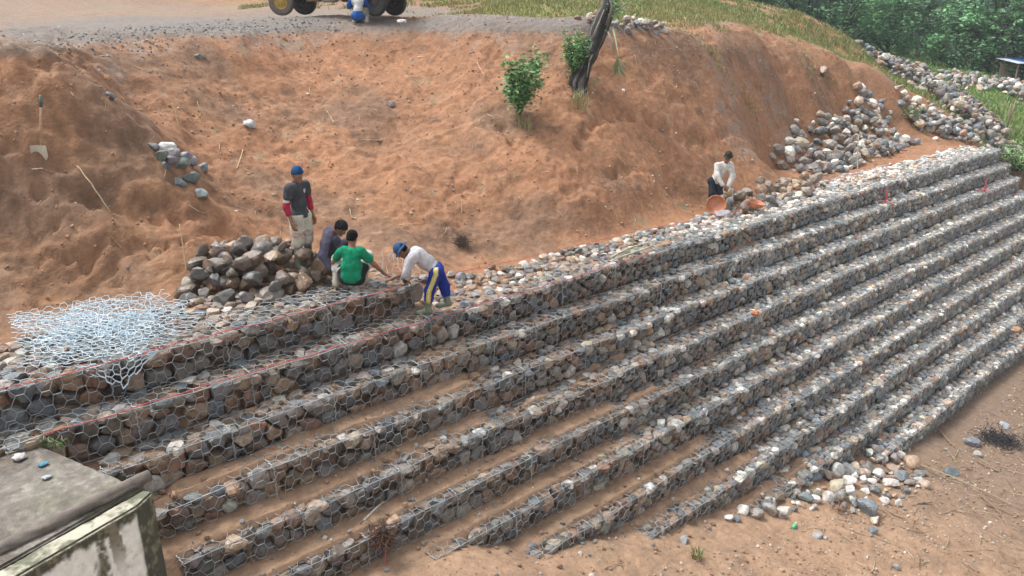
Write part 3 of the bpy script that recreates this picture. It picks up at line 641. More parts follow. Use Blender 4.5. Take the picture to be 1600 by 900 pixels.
# clods and grit on the soil
def grit(name, label, n, gen, seed, c_, smin, smax, sub=1):
    r = np.random.default_rng(seed); xy = gen(r, n); n = len(xy); s_ = smin+(smax-smin)*r.random(n)**4.5
    z_ = terr(xy[:, 0], xy[:, 1])+SLOPE*xy[:, 0]+s_*.25
    V_, F_ = rock_vf(n, s_, seed, sub, .8, 8); V_ += np.stack([xy[:, 0], xy[:, 1], z_], 1)[:, None]
    cc = np.array(c_)[r.integers(0, len(c_), n)]*r.uniform(.8, 1.2, (n, 1)); a_, f_ = join_st(V_, F_)
    tag(obj(name, a_, f_, M_soil, None, None, False if sub == 1 else True, np.repeat(cc, V_.shape[1], 0)), label, 'grit', None, 'stuff')
def gen_bank(r, n):
    px = r.uniform(-40, 1480, n*2); f = r.random(n*2); out = []
    x_ = r.uniform(0, 34, n*3); y_ = r.uniform(1.2, 11, n*3); q_ = fbm(x_*.8, y_*.8, 0, 88, 3)+.35*r.random(n*3) > .12; return np.stack([x_[q_], y_[q_]], 1)[:n]
grit('soil_clods', 'brown clods and crumbs of soil lying over the bank', 7000, gen_bank, 401, [(.37, .225, .15), (.37, .22, .14), (.42, .26, .17), (.35, .21, .13)], .012, .045)
grit('grit_on_bank', 'pale grit and small stones lying over the bank', 1200, gen_bank, 402, [(.50, .45, .38), (.3, .29, .28), (.6, .57, .52), (.22, .22, .23)], .008, .05)
def gen_low(r, n):
    x_ = r.uniform(3, 27, n*2); y_ = -5.0-abs(r.normal(0, 1.6, n*2))+np.where(x_ < 15, 1.5*(15-x_)/12, 0); return np.stack([x_, y_], 1)[:n]
grit('gravel', 'gravel and crumbs on the churned ground below the wall', 9000, gen_low, 403, [(.36, .27, .19), (.32, .29, .26), (.5, .46, .40), (.30, .20, .14), (.38, .25, .16)], .006, .045)
def gen_tr(r, n):
    x_ = r.uniform(1.5, 30, n); k_ = r.integers(1, 10, n); return np.stack([x_, -k_*T+r.uniform(.02, .40, n)], 1)
grit('stone_chips', 'stone chips and crumbs strewn on the washed soil of the treads', 5000, gen_tr, 404, [(.26, .22, .19), (.2, .2, .2), (.33, .22, .15), (.48, .45, .41), (.24, .16, .11)], .012, .06)
def gen_rd(r, n):
    P_ = np.array([at_d(*q)[:2] for q in [(60, 66, 16), (200, 56, 18.5), (290, 48, 20.5), (400, 45, 21.8), (500, 38, 22.8)]]); t = r.uniform(0, 4, n)
    return np.stack([np.interp(t, range(5), P_[:, 0])+r.normal(0, .5, n), np.interp(t, range(5), P_[:, 1])+r.normal(0, .6, n)], 1)
grit('road_gravel', 'dark grey gravel spilled along the road edge', 2000, gen_rd, 405, [(.17, .18, .20), (.22, .23, .25), (.27, .27, .27), (.4, .42, .44)], .008, .050, 1)
# ---------------------------------------------------------------- concrete block with its kerb beam and litter
def prism(poly, z0, z1, jag=0.0):
    n = len(poly); V = [(p[0], p[1], z0) for p in poly]+[(p[0], p[1], z1) for p in poly]
    return V, [tuple(range(n))[::-1], tuple(range(n, 2*n))]+[(i, (i+1) % n, n+(i+1) % n, n+i) for i in range(n)]
def dense_box(a, b, c, d, z0, z1, st=.05, amp=.012, seed=3):
    """block with corners a,b,c,d (xy), subdivided and weathered"""
    import bmesh
    bm = bmesh.new(); P4 = [a, b, c, d]; vs = [bm.verts.new((p[0], p[1], z)) for z in (z0, z1) for p in P4]
    for f in [(3, 2, 1, 0), (4, 5, 6, 7), (0, 1, 5, 4), (1, 2, 6, 5), (2, 3, 7, 6), (3, 0, 4, 7)]: bm.faces.new([vs[i] for i in f])
    bmesh.ops.bevel(bm, geom=bm.edges[:], offset=.025, segments=2, affect='EDGES')
    for it in range(7):
        ee = [e for e in bm.edges if e.calc_length() > st*1.6]
        if not ee: break
        bmesh.ops.subdivide_edges(bm, edges=ee, cuts=1, use_grid_fill=True)
    bmesh.ops.triangulate(bm, faces=bm.faces[:]); bm.normal_update()
    V = np.array([v.co[:] for v in bm.verts]); Nn = np.array([v.normal[:] for v in bm.verts]); bm.verts.index_update(); F = np.array([[v.index for v in f.verts] for f in bm.faces]); bm.free()
    V = V+Nn*(amp*fbm(V[:, 0]*5, V[:, 1]*5, V[:, 2]*5, seed, 4, .6))[:, None]
    return V, F, Nn
ZB = -1.0
blk = empty('concrete_block', (1.0, -1.0, -3.3), 0, 'weathered concrete block with peeling white paint and mossy edges in the bottom corner', 'concrete block')
bo = np.array([1.0, -1.0, -3.3])
def dense_poly(poly, z0, z1, st=.05, amp=.012, seed=3):
    import bmesh
    bm = bmesh.new(); n = len(poly); lo = [bm.verts.new((*p, z0)) for p in poly]; hi = [bm.verts.new((*p, z1)) for p in poly]
    bm.faces.new(lo[::-1]); bm.faces.new(hi); [bm.faces.new((lo[i], lo[(i+1) % n], hi[(i+1) % n], hi[i])) for i in range(n)]
    bmesh.ops.recalc_face_normals(bm, faces=bm.faces[:])
    bmesh.ops.bevel(bm, geom=bm.edges[:], offset=.022, segments=2, affect='EDGES'); bmesh.ops.triangulate(bm, faces=bm.faces[:])
    for it in range(8):
        ee = [e for e in bm.edges if e.calc_length() > st]
        if not ee: break
        bmesh.ops.subdivide_edges(bm, edges=ee, cuts=1); bmesh.ops.triangulate(bm, faces=[f for f in bm.faces if len(f.verts) > 3])
    bm.normal_update(); V = np.array([v.co[:] for v in bm.verts]); Nn = np.array([v.normal[:] for v in bm.verts]); bm.verts.index_update(); F = np.array([[v.index for v in f.verts] for f in bm.faces]); bm.free()
    V = V+Nn*(amp*fbm(V[:, 0]*5, V[:, 1]*5, V[:, 2]*5, seed, 5, .6))[:, None]
    return V, F, Nn
ZB = -.55
V, F, Nn = dense_poly([(-2.2, -3.5), (1.90, -2.12), (2.10, -2.12), (1.55, -.41), (1.26, -.12), (-2.2, -.12)], ZB-.4, ZB-.012, .032, .018)
n_ = fbm(V[:, 0]*3, V[:, 1]*3, V[:, 2]*3, 5, 4, .6); n2_ = fbm(V[:, 0]*1.1, V[:, 1]*1.1, 0, 6, 3); n4_ = fbm(V[:, 0]*11, V[:, 1]*11, V[:, 2]*11, 26, 3, .7)
cc = mixc(np.tile(np.array([.30, .262, .215]), (len(V), 1)), (.42, .385, .33), sstep(.0, .5, n_+.3*n4_)); cc = mixc(cc, (.19, .165, .125), sstep(.05, .5, -n_-.3*n4_)*.8); cc = mixc(cc, (.31, .23, .15), sstep(0, .4, n2_)*.6); cc = mixc(cc, (.22, .22, .12), sstep(.15, .5, -n2_)*.5); cc *= (.55+.28*n4_)[:, None]*np.where(n2_ > .05, .72, 1.0)[:, None]
V[:, 2] += SLOPE*V[:, 0]
obj('top_slab', V-bo, F, M_concrete, blk, None, False, cc)
fd_ = np.array([-.949, -.316]); qd_ = np.array([.316, -.949]); c0_ = np.array([1.94, -2.39])
def wl(t, o): return tuple(c0_+fd_*t+qd_*o)
V, F, Nn = dense_poly([wl(4.6, 0), wl(0, 0), (2.15, -2.235), (2.09, -2.135), wl(4.6, -.27)], -3.6, ZB, .028, .010, 9)
n_ = fbm(V[:, 0]*4, V[:, 1]*4, V[:, 2]*4, 15, 4, .6); nv_ = fbm(V[:, 0]*9, V[:, 1]*9, V[:, 2]*1.6, 16, 3); n3_ = fbm(V[:, 0]*13, V[:, 1]*13, V[:, 2]*13, 17, 4, .7)
tt_ = (V[:, :2]-c0_)@fd_; oo_ = (V[:, :2]-c0_)@qd_
white = np.tile(np.array([.82, .84, .78]), (len(V), 1)); white = mixc(white, (.50, .52, .45), sstep(0, .5, n3_)*.7)
edge = sstep(ZB-.16, ZB-.10, V[:, 2]+.09*nv_+.05*n3_)
vert = sstep(.075, .03, np.abs(tt_-.42-.06*nv_-.05*n_+.12*(V[:, 2]-ZB)))*sstep(-.55, .1, n3_)
patch_ = sstep(.34, .42, n_+.3*n3_)+sstep(.38, .5, n3_)*.6+sstep(.18, .34, nv_+.25*n3_)*sstep(ZB-.75, ZB-.15, V[:, 2])
dark = np.tile(np.array([.062, .066, .048]), (len(V), 1)); dark = mixc(dark, (.19, .18, .115), sstep(0, .4, n3_)); dark = mixc(dark, (.26, .235, .17), sstep(.25, .5, nv_)*.6)
f_ = np.clip(np.maximum.reduce([edge, vert, patch_, (oo_ < -.03)*1.0, sstep(.05, .02, tt_+.02*n3_)]), 0, 1)
cc = white*(1-f_[:, None])+dark*f_[:, None]
topc = np.tile(np.array([.46, .43, .34]), (len(V), 1)); topc = mixc(topc, (.13, .135, .09), sstep(-.15, .25, n_+.5*n3_)); tpm = (Nn[:, 2] > .6); cc[tpm] = topc[tpm]
V[:, 2] += SLOPE*V[:, 0]
obj('parapet', V-bo, F, M_limewash, blk, None, False, cc)
bm_ = [np.array([2.20-t*.985, -2.0-t*.19, ZB+.045+SLOPE*2+.006*math.sin(t*5)]) for t in np.linspace(0, 3.2, 30)]
V, F = tube_vf(bm_, [.062*(1+.08*math.sin(i*1.7)) for i in range(30)], 14)
V += .010*fbm(V[:, 0]*6, V[:, 1]*30, V[:, 2]*30, 3, 2)[:, None]
cc = mixc(np.tile(np.array([.15, .125, .105]), (len(V), 1)), (.32, .28, .24), sstep(-.1, .5, fbm(V[:, 0]*5, V[:, 1]*40, V[:, 2]*40, 4, 3)))
tag(obj('timber_beam', V, F, M_wood, col=cc), 'dark weathered round timber lying along the edge of the concrete block', 'timber')
def crumple(name, px, py, z, sz, c_, lab, cat, seed, mat=None, h=.5):
    P_ = at_z(px, py, z); V_, F_ = ICO[3]; V_ = V_.copy(); n_ = fbm(V_[:, 0]*2.2+seed, V_[:, 1]*2.2, V_[:, 2]*2.2, seed, 3); V_ *= (1+.55*n_)[:, None]; V_ *= np.array([sz, sz*.8, sz*h]); V_[:, 2] = np.maximum(V_[:, 2], -sz*h*.4)
    tag(obj(name, V_+P_, F_, mat or M_cloth, None, P_, True, c_), lab, cat)
crumple('rag', 30, 714, ZB+.02, .07, (.60, .56, .56), 'crumpled white rag on the concrete block', 'litter', 3)
crumple('plastic_scrap', 67, 725, ZB+.01, .05, (.12, .33, .46), 'light blue plastic scrap on the concrete block', 'litter', 4, h=.25)
crumple('paper_scrap', 73, 745, ZB+.01, .045, (.45, .47, .5), 'grey white paper scrap below the blue scrap on the concrete block', 'litter', 5, h=.2)
# weeds in the corner behind the block
def leaf_tufts(name, label, cat, spots, n, hgt, wid, cols, seed, kind=None, lean=.5, parent=None):
    r = np.random.default_rng(seed); Vl = []; Fl = []; Cl = []; m = 0
    for (x_, y_, z_, rad) in spots:
        for i in range(n):
            a = r.uniform(0, 2*PI); rr_ = rad*math.sqrt(r.random()); b = np.array([x_+rr_*math.cos(a), y_+rr_*math.sin(a), z_]); h_ = hgt*r.uniform(.5, 1.1); w_ = wid*r.uniform(.6, 1.3)
            t = r.uniform(0, 2*PI); dr = np.array([math.cos(t), math.sin(t), 0])*h_*lean*r.random(); s_ = np.array([-math.sin(t), math.cos(t), 0])*w_
            up = np.array([0, 0, h_])
            Vl += [b-s_*.4, b+s_*.4, b+dr*.35+up*.6+s_*.5, b+dr*.35+up*.6-s_*.5, b+dr+up*.95]; Fl += [(m, m+1, m+2, m+3), (m+3, m+2, m+4)]; m += 5
            c_ = np.array(cols[r.integers(0, len(cols))])*r.uniform(.75, 1.25); Cl += [c_]*5
    o = obj(name, np.array(Vl), Fl, M_leaf, None if parent is None else parent, None, False, np.array(Cl)); 
    if label: tag(o, label, cat, None, kind)
    return o
sp = [(*(q := at_z(px, py, -.52))[:2], q[2]-.04, .08) for px, py in [(5, 672), (22, 678), (40, 685), (60, 690), (12, 684), (50, 694), (78, 690), (95, 692)]]
leaf_tufts('weeds', 'small green weeds growing behind the concrete block under the top step', 'weeds', sp, 26, .10, .028, [(.10, .17, .05), (.16, .2, .09), (.2, .2, .13)], 5, 'stuff', .9)

# ---------------------------------------------------------------- the loose blue wire sheet thrown over the top step
ws = empty('wire_mesh_sheet', (3.0, 1.5, .05), 0, 'tangled light blue hexagonal wire netting thrown over the topmost gabion step', 'wire netting'); wb = np.array([3.0, 1.5, .05])
def corner(px, py, z): q = at_z(px, py, z); return q
for li, (c4, amp, seed) in enumerate([(((30, 580, .02), (245, 548, .02), (330, 488, .04), (15, 492, .10)), .05, 1), (((16, 520, .12), (240, 535, .10), (255, 452, .20), (18, 490, .16)), .09, 2), (((40, 560, .06), (215, 560, .12), (300, 480, .16), (60, 500, .16)), .10, 3),
                                     (((60, 545, .12), (230, 520, .16), (270, 462, .18), (110, 482, .20)), .10, 4), (((100, 570, .02), (240, 545, .05), (185, 470, .18), (14, 505, .14)), .07, 5), (((28, 545, .05), (200, 540, .12), (250, 462, .16), (30, 495, .12)), .10, 6), (((80, 530, .10), (265, 525, .06), (300, 470, .12), (120, 475, .16)), .08, 7)]):
    q0, q1, q2, q3 = [corner(*c) for c in c4]; U_ = np.linalg.norm(q1-q0); V__ = np.linalg.norm(q3-q0)
    def fs(u, v, q0=q0, q1=q1, q2=q2, q3=q3, U_=U_, V__=V__, amp=amp, seed=seed):
        a = (u/U_)[:, None]; b = (v/V__)[:, None]; P_ = q0*(1-a)*(1-b)+q1*a*(1-b)+q2*a*b+q3*(1-a)*b
        P_ = P_+np.stack([fbm(u*2, v*2, 0, seed+70, 2)*.07, fbm(u*2, v*2, 0, seed+80, 2)*.07, amp*.7*(.5+fbm(u*1.6, v*1.6, 0, seed+90, 3))], 1); return P_
    A1, B1, rr = hexgrid(fs, U_, V__, .095, .075, .03, .016, np.random.default_rng(seed))
    V_, F_ = seg_tubes(A1-wb, B1-wb, rr*.0038, 4); obj('netting', V_, F_, M_bluewire, ws, None, True, (1, 1, 1))
q0, q1, q2 = corner(118, 572, .03), corner(248, 548, .03), at_d(190, 606, depth(at_z(190, 560, 0))-.12)
def ft(u, v):
    a = u[:, None]/1.4; b = np.clip(v[:, None]/.5, 0, 1); t_ = q0*(1-a)+q1*a; P_ = t_*(1-b)+((q2-(q0+q1)/2)*(1-np.abs(2*a-1))+t_)*b; P_[:, 1] -= .03+.03*np.sin(a[:, 0]*5); return P_
A1, B1, rr = hexgrid(ft, 1.4, .5, .13, .10, .045, .012, np.random.default_rng(9)); V_, F_ = seg_tubes(A1-wb, B1-wb, rr*.0066, 5); obj('hanging_corner', V_, F_, M_bluewire, ws, None, True, (1, 1, 1))

# ---------------------------------------------------------------- strings
M_string = surf_mat('red_string', (.55, .10, .10), rough=.7, var=(.8, 1.1), scale=5, bump=0)
def string(pts, lab, rad=.006, sag=.03, mat=None, name='string'):
    P_ = np.array(pts); L = np.concatenate([[0], np.cumsum(np.linalg.norm(np.diff(P_, axis=0), axis=1))]); t = np.linspace(0, L[-1], 60)
    Q_ = np.stack([np.interp(t, L, P_[:, i]) for i in range(3)], 1); Q_[:, 2] += .008*np.sin(t*7)
    V_, F_ = tube_vf(Q_, rad, 6); tag(obj(name, V_, F_, mat or M_string, None, None, True), lab, 'string')
def edge_pts(k, xs, dz=.045, dy=-.035): return [(x_, -k*T+dy+.012*math.sin(x_*1.7), -k*H+dz+SLOPE*x_+.01*math.sin(x_*2.3)) for x_ in xs]
string(edge_pts(0, np.arange(.3, 6.9, .6)), 'red string stretched along the front edge of the topmost short step')
string(edge_pts(1, np.arange(1.6, 13.3, .8)), 'red string stretched along the front edge of the highest full-length step')
string([at_z(px, py, -.30) for px, py in [(705, 428), (800, 408), (900, 384), (1000, 360), (1065, 348), (1125, 340)]], 'faint red string along the toe of the bank behind the bamboo poles', .005)
string([at_z(px, py, -.25) for px, py in [(1100, 345), (1150, 330), (1210, 305), (1275, 288), (1340, 270), (1400, 255)]], 'red string running past the orange basins through the rocks', .007)
# ---------------------------------------------------------------- sticks, poles, stakes
def stick(name, p0, p1, rad, c_, lab, cat, bend=.02, n=9, seed=0, mat=None, knots=False):
    p0 = np.array(p0); p1 = np.array(p1); t = np.linspace(0, 1, n)[:, None]; P_ = p0*(1-t)+p1*t; r = np.random.default_rng(seed); L = np.linalg.norm(p1-p0)
    off = r.normal(size=3); P_ += np.sin(t*PI)*off*bend*L*.5+r.normal(0, .004, P_.shape)
    rd_ = np.linspace(rad, rad*.7, n)*(1+.12*r.normal(size=n)*.6)
    V_, F_ = tube_vf(P_, rd_, 8); b = V_[:8].mean(0)
    return tag(obj(name, V_, F_, mat or M_wood, None, b, True, c_), lab, cat)
def stk(name, a, b, rad, c_, lab, cat='stick', za=0.0, zb=None, **kw):
    """a: foot pixel on the ground, b: pixel of the other end; zb None: stands up at the same distance, else lies on the ground"""
    P_ = hit(*a); P_[2] += za
    if zb is None:
        Q_ = at_d(b[0], b[1], depth(P_)); P_[2] -= .03
    else:
        Q_ = hit(*b); Q_[2] += zb
    return stick(name, P_, Q_, rad, c_, lab, cat, **kw)
tan_ = (.50, .38, .20)
stk('stake', (292, 424), (281, 350), .014, (.55, .38, .22), 'thin straight stake standing at the foot of the left soil mound', seed=1)
stk('stake', (280, 200), (270, 160), .013, (.60, .45, .24), 'longer of two thin yellow stakes high in the bank above the gully', seed=2)
stk('stake', (313, 180), (308, 159), .012, (.60, .45, .24), 'shorter of two thin yellow stakes high in the bank above the gully', seed=3)
stk('stalk', (173, 333), (121, 262), .011, (.52, .42, .27), 'long pale dry stalk lying on the left soil mound', za=.02, zb=.04, bend=.12, seed=4)
stk('root', (370, 265), (380, 236), .010, (.62, .48, .28), 'short crooked yellow root on the bank right of the gully heap', za=.02, zb=.04, bend=.3, seed=5)
stk('twig', (523, 193), (511, 175), .009, (.58, .44, .28), 'short pale twig lying on the middle of the bank', za=.01, zb=.03, seed=6)
stk('twig', (565, 219), (598, 220), .009, (.5, .4, .28), 'pale twig lying level low on the middle of the bank', za=.01, zb=.02, seed=7)
stk('twig', (745, 98), (758, 122), .009, (.6, .5, .38), 'thin pale twig left of the leafy bush on the bank', za=.02, zb=.04, seed=8)
stk('stake', (722, 335), (721, 311), .012, (.55, .45, .3), 'small pale stake above the dark root tuft on the bank', seed=9)
stk('bamboo_pole', (988, 392), (993, 341), .013, (.28, .30, .14), 'green bamboo stake standing on the top step beside the lying poles', 'stake', seed=10)
for i, (a, b, lab) in enumerate([((955, 402), (1003, 381), 'lying bamboo pole farther from the edge beside the standing stake'), ((962, 404), (1020, 384), 'lying bamboo pole nearer the edge beside the standing stake')]):
    P_, Q_ = at_z(*a, -.40+.03*i), at_z(*b, -.38+.03*i); stick('bamboo_pole', P_, Q_, .024, (.42, .40, .26), lab, 'bamboo pole', seed=20+i)
stk('stake', (1341, 285), (1341, 213), .022, (.48, .36, .24), 'thin brown stake standing in front of the large grey heap', seed=11)
P_ = at_z(566, 815, -5*H+.06); stick('batten', P_, at_z(599, 783, -5*H+.10), .016, (.62, .58, .52), 'short whitish stick above the dark root clump', 'stick', seed=12, bend=0)
for i, (a, b, rad, lab) in enumerate([((1456, 655), (1490, 700), .016, 'curved brown root leaning at the end of the lowest step'), ((1430, 725), (1600, 800), .013, 'longest brown branch on the churned ground'), ((1540, 790), (1583, 808), .013, 'pale split stick among the twigs near the right edge'), ((1530, 775), (1580, 840), .012, 'dark twig crossing the pale split stick'), ((1520, 800), (1560, 815), .010, 'thin dry twig left of the crossed sticks'), ((1425, 792), (1455, 788), .016, 'short thick stick beside the white cobble'), ((1385, 798), (1412, 812), .018, 'gnarled yellowish root piece near the stacked cobbles'), ((1180, 720), (1215, 800), .008, 'thin brown root hanging over the lowest steps') if 0 else ((1495, 600), (1506, 622), .008, 'short dark twig sticking out of the lowest step'), ((1100, 770), (1130, 795), .011, 'brown root at the left end of the lowest step'), ((945, 890), (975, 882), .009, 'dry straw piece at the bottom edge'), ((1360, 895), (1366, 880), .010, 'upright straw stub at the bottom edge'), ((1470, 680), (1560, 740), .020, 'thick muddy root below the wall foot')]):
    stk('twig', a, b, rad, [(.30, .19, .12), (.42, .33, .22), (.22, .15, .10)][i % 3], lab, 'twig', za=.02, zb=.04, bend=.15, seed=30+i)
for i, (a, b, lab) in enumerate([((1383, 318), (1383, 289), 'red plastic stake standing on the second step, the first from the left'), ((1538, 300), (1538, 277), 'red plastic stake farther along the steps, near the wall end')]):
    P_ = at_z(*a, -h2) if 0 else at_z(a[0], a[1], -2*H if i == 0 else -3*H); P_[2] += .02
    rt = empty('marker_stake', P_, 0, lab, 'marker stake'); mb = MB(); Lh = .50
    mb.tube([(0, 0, 0), (0, 0, Lh*.55), (.01, 0, Lh)], [.034, .026, .012], 8, (.50, .10, .12)); mb.build('post', M_paint, rt)
    for j in range(3):
        mb = MB(); a_ = j*2.1+.3; mb.tube([(0, 0, .06), (.2*math.cos(a_), .2*math.sin(a_), .03), (.27*math.cos(a_), .27*math.sin(a_), .0)], [.024, .020, .012], 6, (.50, .12, .13)); mb.build('foot', M_paint, rt)
# shovel
P_ = hit(66, 243); P_[2] += .07; sh = empty('shovel', P_, -(PI/2-AZ), 'shovel with a long wooden handle stuck upright in the left soil mound', 'shovel')
mb = MB(); mb.tube([(0, 0, 0), (.08, 0, .45), (.155, .02, .86)], [.020, .018, .018], 8, (.50, .36, .2)); mb.build('handle', M_wood, sh, None, True)
mb = MB(); mb.tube([(.125, .016, .70), (.157, .02, .88)], .024, 8, (.08, .17, .16)); mb.build('grip', M_paint, sh, None, True)
nb = 9; Vb = []; 
for i in range(nb):
    for j in range(7):
        u = (i/(nb-1)-.5)*.26; v = j/6*.26; Vb.append((u, -.05+.05*(1-(u/.13)**2)-.02, .10-v*1.0*(1-.35*(abs(u)/.13)**3)))
Fb = [(i*7+j, (i+1)*7+j, (i+1)*7+j+1, i*7+j+1) for i in range(nb-1) for j in range(6)]
Vb = np.array(Vb); Vt = Vb+np.array([0, .006, 0]); Fb2 = Fb+[tuple(x_+63 for x_ in f[::-1]) for f in Fb]
obj('blade', np.concatenate([Vb, Vt]), Fb2, M_paint, sh, None, True, (.55, .5, .42))
def straws(name, lab, n, x0_, x1_, y0_, y1_, seed, L0, c_):
    r = np.random.default_rng(seed); x_ = r.uniform(x0_, x1_, n); y_ = r.uniform(y0_, y1_, n); a = r.uniform(0, 2*PI, n); L = L0*r.uniform(.3, 1, n)**1.5; x2 = x_+np.cos(a)*L; y2 = y_+np.sin(a)*L
    A_ = np.stack([x_, y_, terr(x_, y_)+SLOPE*x_+.012], 1); B2 = np.stack([x2, y2, terr(x2, y2)+SLOPE*x2+.015], 1); M_ = (A_+B2)/2; M_[:, 2] = terr(M_[:, 0], M_[:, 1])+SLOPE*M_[:, 0]+.02+.02*r.random(n); M_[:, :2] += r.normal(0, .02, (n, 2))
    V_, F_ = seg_tubes(np.concatenate([A_, M_]), np.concatenate([M_, B2]), .004+.004*r.random(2*n)**3, 4); cc_ = np.array(c_)[r.integers(0, len(c_), 2*n)]*r.uniform(.7, 1.2, (2*n, 1)); tag(obj(name, V_, F_, M_wood, None, None, True, np.repeat(cc_, 8, 0)), lab, 'plant debris', None, 'stuff')
straws('root_debris', 'pale roots and straw bits scattered on the bank', 320, 3, 30, 1.5, 9, 811, .35, [(.5, .38, .24), (.3, .2, .13), (.58, .48, .33)])
straws('twig_debris', 'dead twigs and straw scattered on the churned ground', 420, 11, 26, -8.5, -4.8, 812, .7, [(.28, .19, .12), (.42, .33, .22), (.18, .12, .08), (.5, .42, .3)])
# white sack on the gully heap
def sack(name, P_, sz, c_, lab, cat, seed, rz=0):
    V_, F_ = ICO[4]; V_ = V_.copy(); n_ = fbm(V_[:, 0]*1.7+seed, V_[:, 1]*1.7, V_[:, 2]*1.7, seed, 4, .6); V_ = np.sign(V_)*np.abs(V_)**.75; V_ *= (1+.35*n_)[:, None]
    V_ *= np.array(sz); Mz = np.array(Matrix.Rotation(rz, 3, 'Z')); V_ = V_@Mz.T
    return tag(obj(name, V_+P_, F_, M_cloth, None, P_, True, c_), lab, cat)
P_ = hit(262, 240); P_[2] += .10; sack('white_sack', P_, (.17, .12, .10), (.72, .71, .68), 'crumpled white sack lying above the gully rock heap', 'sack', 4, -.6)
P_ = hit(1145, 322); P_[2] += .16; sack('white_sack', P_, (.24, .17, .15), (.66, .65, .62), 'white sack lying between the two orange basins', 'sack', 6, .4)
# orange basins
def basin(P_, rot, lab, Rr=.235, dp=.12):
    rt = empty('basin', P_, 0, lab, 'basin'); rt.rotation_euler = rot
    prof = [(0, 0), (.10, .0), (.17, .012), (.22, .05), (.228, .10), (Rr, dp), (Rr+.018, dp+.004), (Rr+.018, dp-.012), (Rr-.004, dp-.016), (.222, .085), (.205, .035), (.16, -.004), (.10, -.014), (0, -.014)]
    n = 36; V_ = [(q[0]*math.cos(2*PI*i/n), q[0]*math.sin(2*PI*i/n), q[1]) for i in range(n) for q in prof]; m = len(prof)
    F_ = [(i*m+j, ((i+1) % n)*m+j, ((i+1) % n)*m+j+1, i*m+j+1) for i in range(n) for j in range(m-1)]
    obj('bowl', np.array(V_), F_, M_rubber, rt, None, True, (.50, .20, .10))
    return rt
P_ = at_z(1119, 322, -.34); basin(P_, (R(62), 0, R(-62)), 'orange basin tilted on its rim towards the camera, held by the white-shirted man')
P_ = at_z(1178, 322, -.30); basin(P_, (R(12), R(8), 0), 'orange basin lying flat on the rocks right of the white sack')
# brick, bottle, cloths, root clump
P_ = at_z(1231, 683, -8*H+.10); mb = MB(); mb.box((0, 0, 0), (.19, .11, .14), .5, col=(.42, .27, .16), bev=.015); tag(mb.build('brick', M_concrete, None, P_), 'tan brick fragment lying on a lower step', 'brick')
P_ = at_z(1236, 826, -NT*H+.06); P_ = hit(1241, 824); bt = empty('plastic_bottle', P_+np.array([0, 0, .04]), .2, 'small green plastic bottle lying among the cobbles', 'bottle')
mb = MB(); mb.tube([(-.09, 0, 0), (-.085, 0, 0), (.03, 0, 0), (.06, 0, 0), (.075, 0, 0)], [.02, .032, .032, .022, .013], 12, (.10, .50, .25)); mb.build('body', M_paint, bt, None, True)
mb = MB(); mb.tube([(.076, 0, 0), (.10, 0, 0)], .016, 10, (.65, .65, .62)); mb.build('cap', M_paint, bt, None, True)
crumple('orange_rag', 1180, 489, -4*H+.03, .10, (.52, .20, .10), 'small orange rag on a step in the middle of the wall', 'litter', 8)
crumple('white_paper', 405-3, 640, -1.35, .01, (.7, .7, .7), 'x', 'litter', 9) if 0 else None
crumple('white_paper', 628, 34, 3.95, .09, (.72, .72, .74), 'crumpled white paper on the crest just right of the truck', 'litter', 10)
crumple('orange_rag', 1588, 515, -8*H+.05, .16, (.45, .27, .16), 'brown cloth heap hanging on the steps at the right edge', 'litter', 11)
def fibres(name, P_, n, L, c_, lab, cat, seed, down=.4, rad=.004, spread=1.0, flat=1.0):
    r = np.random.default_rng(seed); A_ = []; B_ = []
    for i in range(n):
        p = np.array(P_)+r.normal(0, .04, 3)*spread*np.array([1, 1, flat*.5 if flat < 1 else 1]); d_ = r.normal(size=3)*np.array([1, 1, flat]); d_ /= np.linalg.norm(d_); d_[2] -= down*flat
        for j in range(5):
            q = p+d_*L/5*r.uniform(.5, 1.2); A_.append(p); B_.append(q); p = q; d_ = d_+r.normal(0, .5, 3); d_ /= np.linalg.norm(d_)+1e-6
    V_, F_ = seg_tubes(np.array(A_), np.array(B_), rad, 4); return tag(obj(name, V_, F_, M_bark, None, np.array(P_), True, c_), lab, cat)
P_ = at_z(590, 828, -5*H+.02); P_[1] -= .12; fibres('root_clump', P_, 170, .30, (.12, .065, .045), 'dark reddish brown root clump hanging over a lower step', 'root clump', 1, .5)
string([P_+np.array([0, -.06, -.05]), P_+np.array([-.03, -.08, -.28]), P_+np.array([-.06, -.08, -.50])], 'short piece of red string hanging from the dark root clump', .009)
P_ = hit(718, 380); P_[2] += .12; P_[1] -= .1; fibres('root_tuft', P_, 120, .28, (.10, .075, .06), 'dark dead root tuft low on the bank right of the workers', 'root clump', 2, .6)
for i, (px, py) in enumerate([(1560, 690), (1590, 690)][:1]):
    P_ = hit(px, py); P_[2] += .05; fibres('brush_pile', P_, 260, .40, (.05, .05, .055), 'dark flattened brush pile on the churned ground at the right edge', 'brush', 3, .1, .006, 5, flat=.25)
P_ = hit(1310, 800); fibres('dead_shrub', P_+np.array([0, 0, .05]), 30, .28, (.22, .13, .085), 'dry brown shrub remains among the loose cobbles', 'dead shrub', 5, .1, .006, 2)
sp = [(*(q := hit(1088, 872))[:2], q[2]-.02, .10)]; leaf_tufts('weed', 'small yellow green weed alone on the bare soil at the bottom', 'weed', sp, 34, .24, .02, [(.20, .22, .09), (.26, .25, .12)], 6, None, .9)
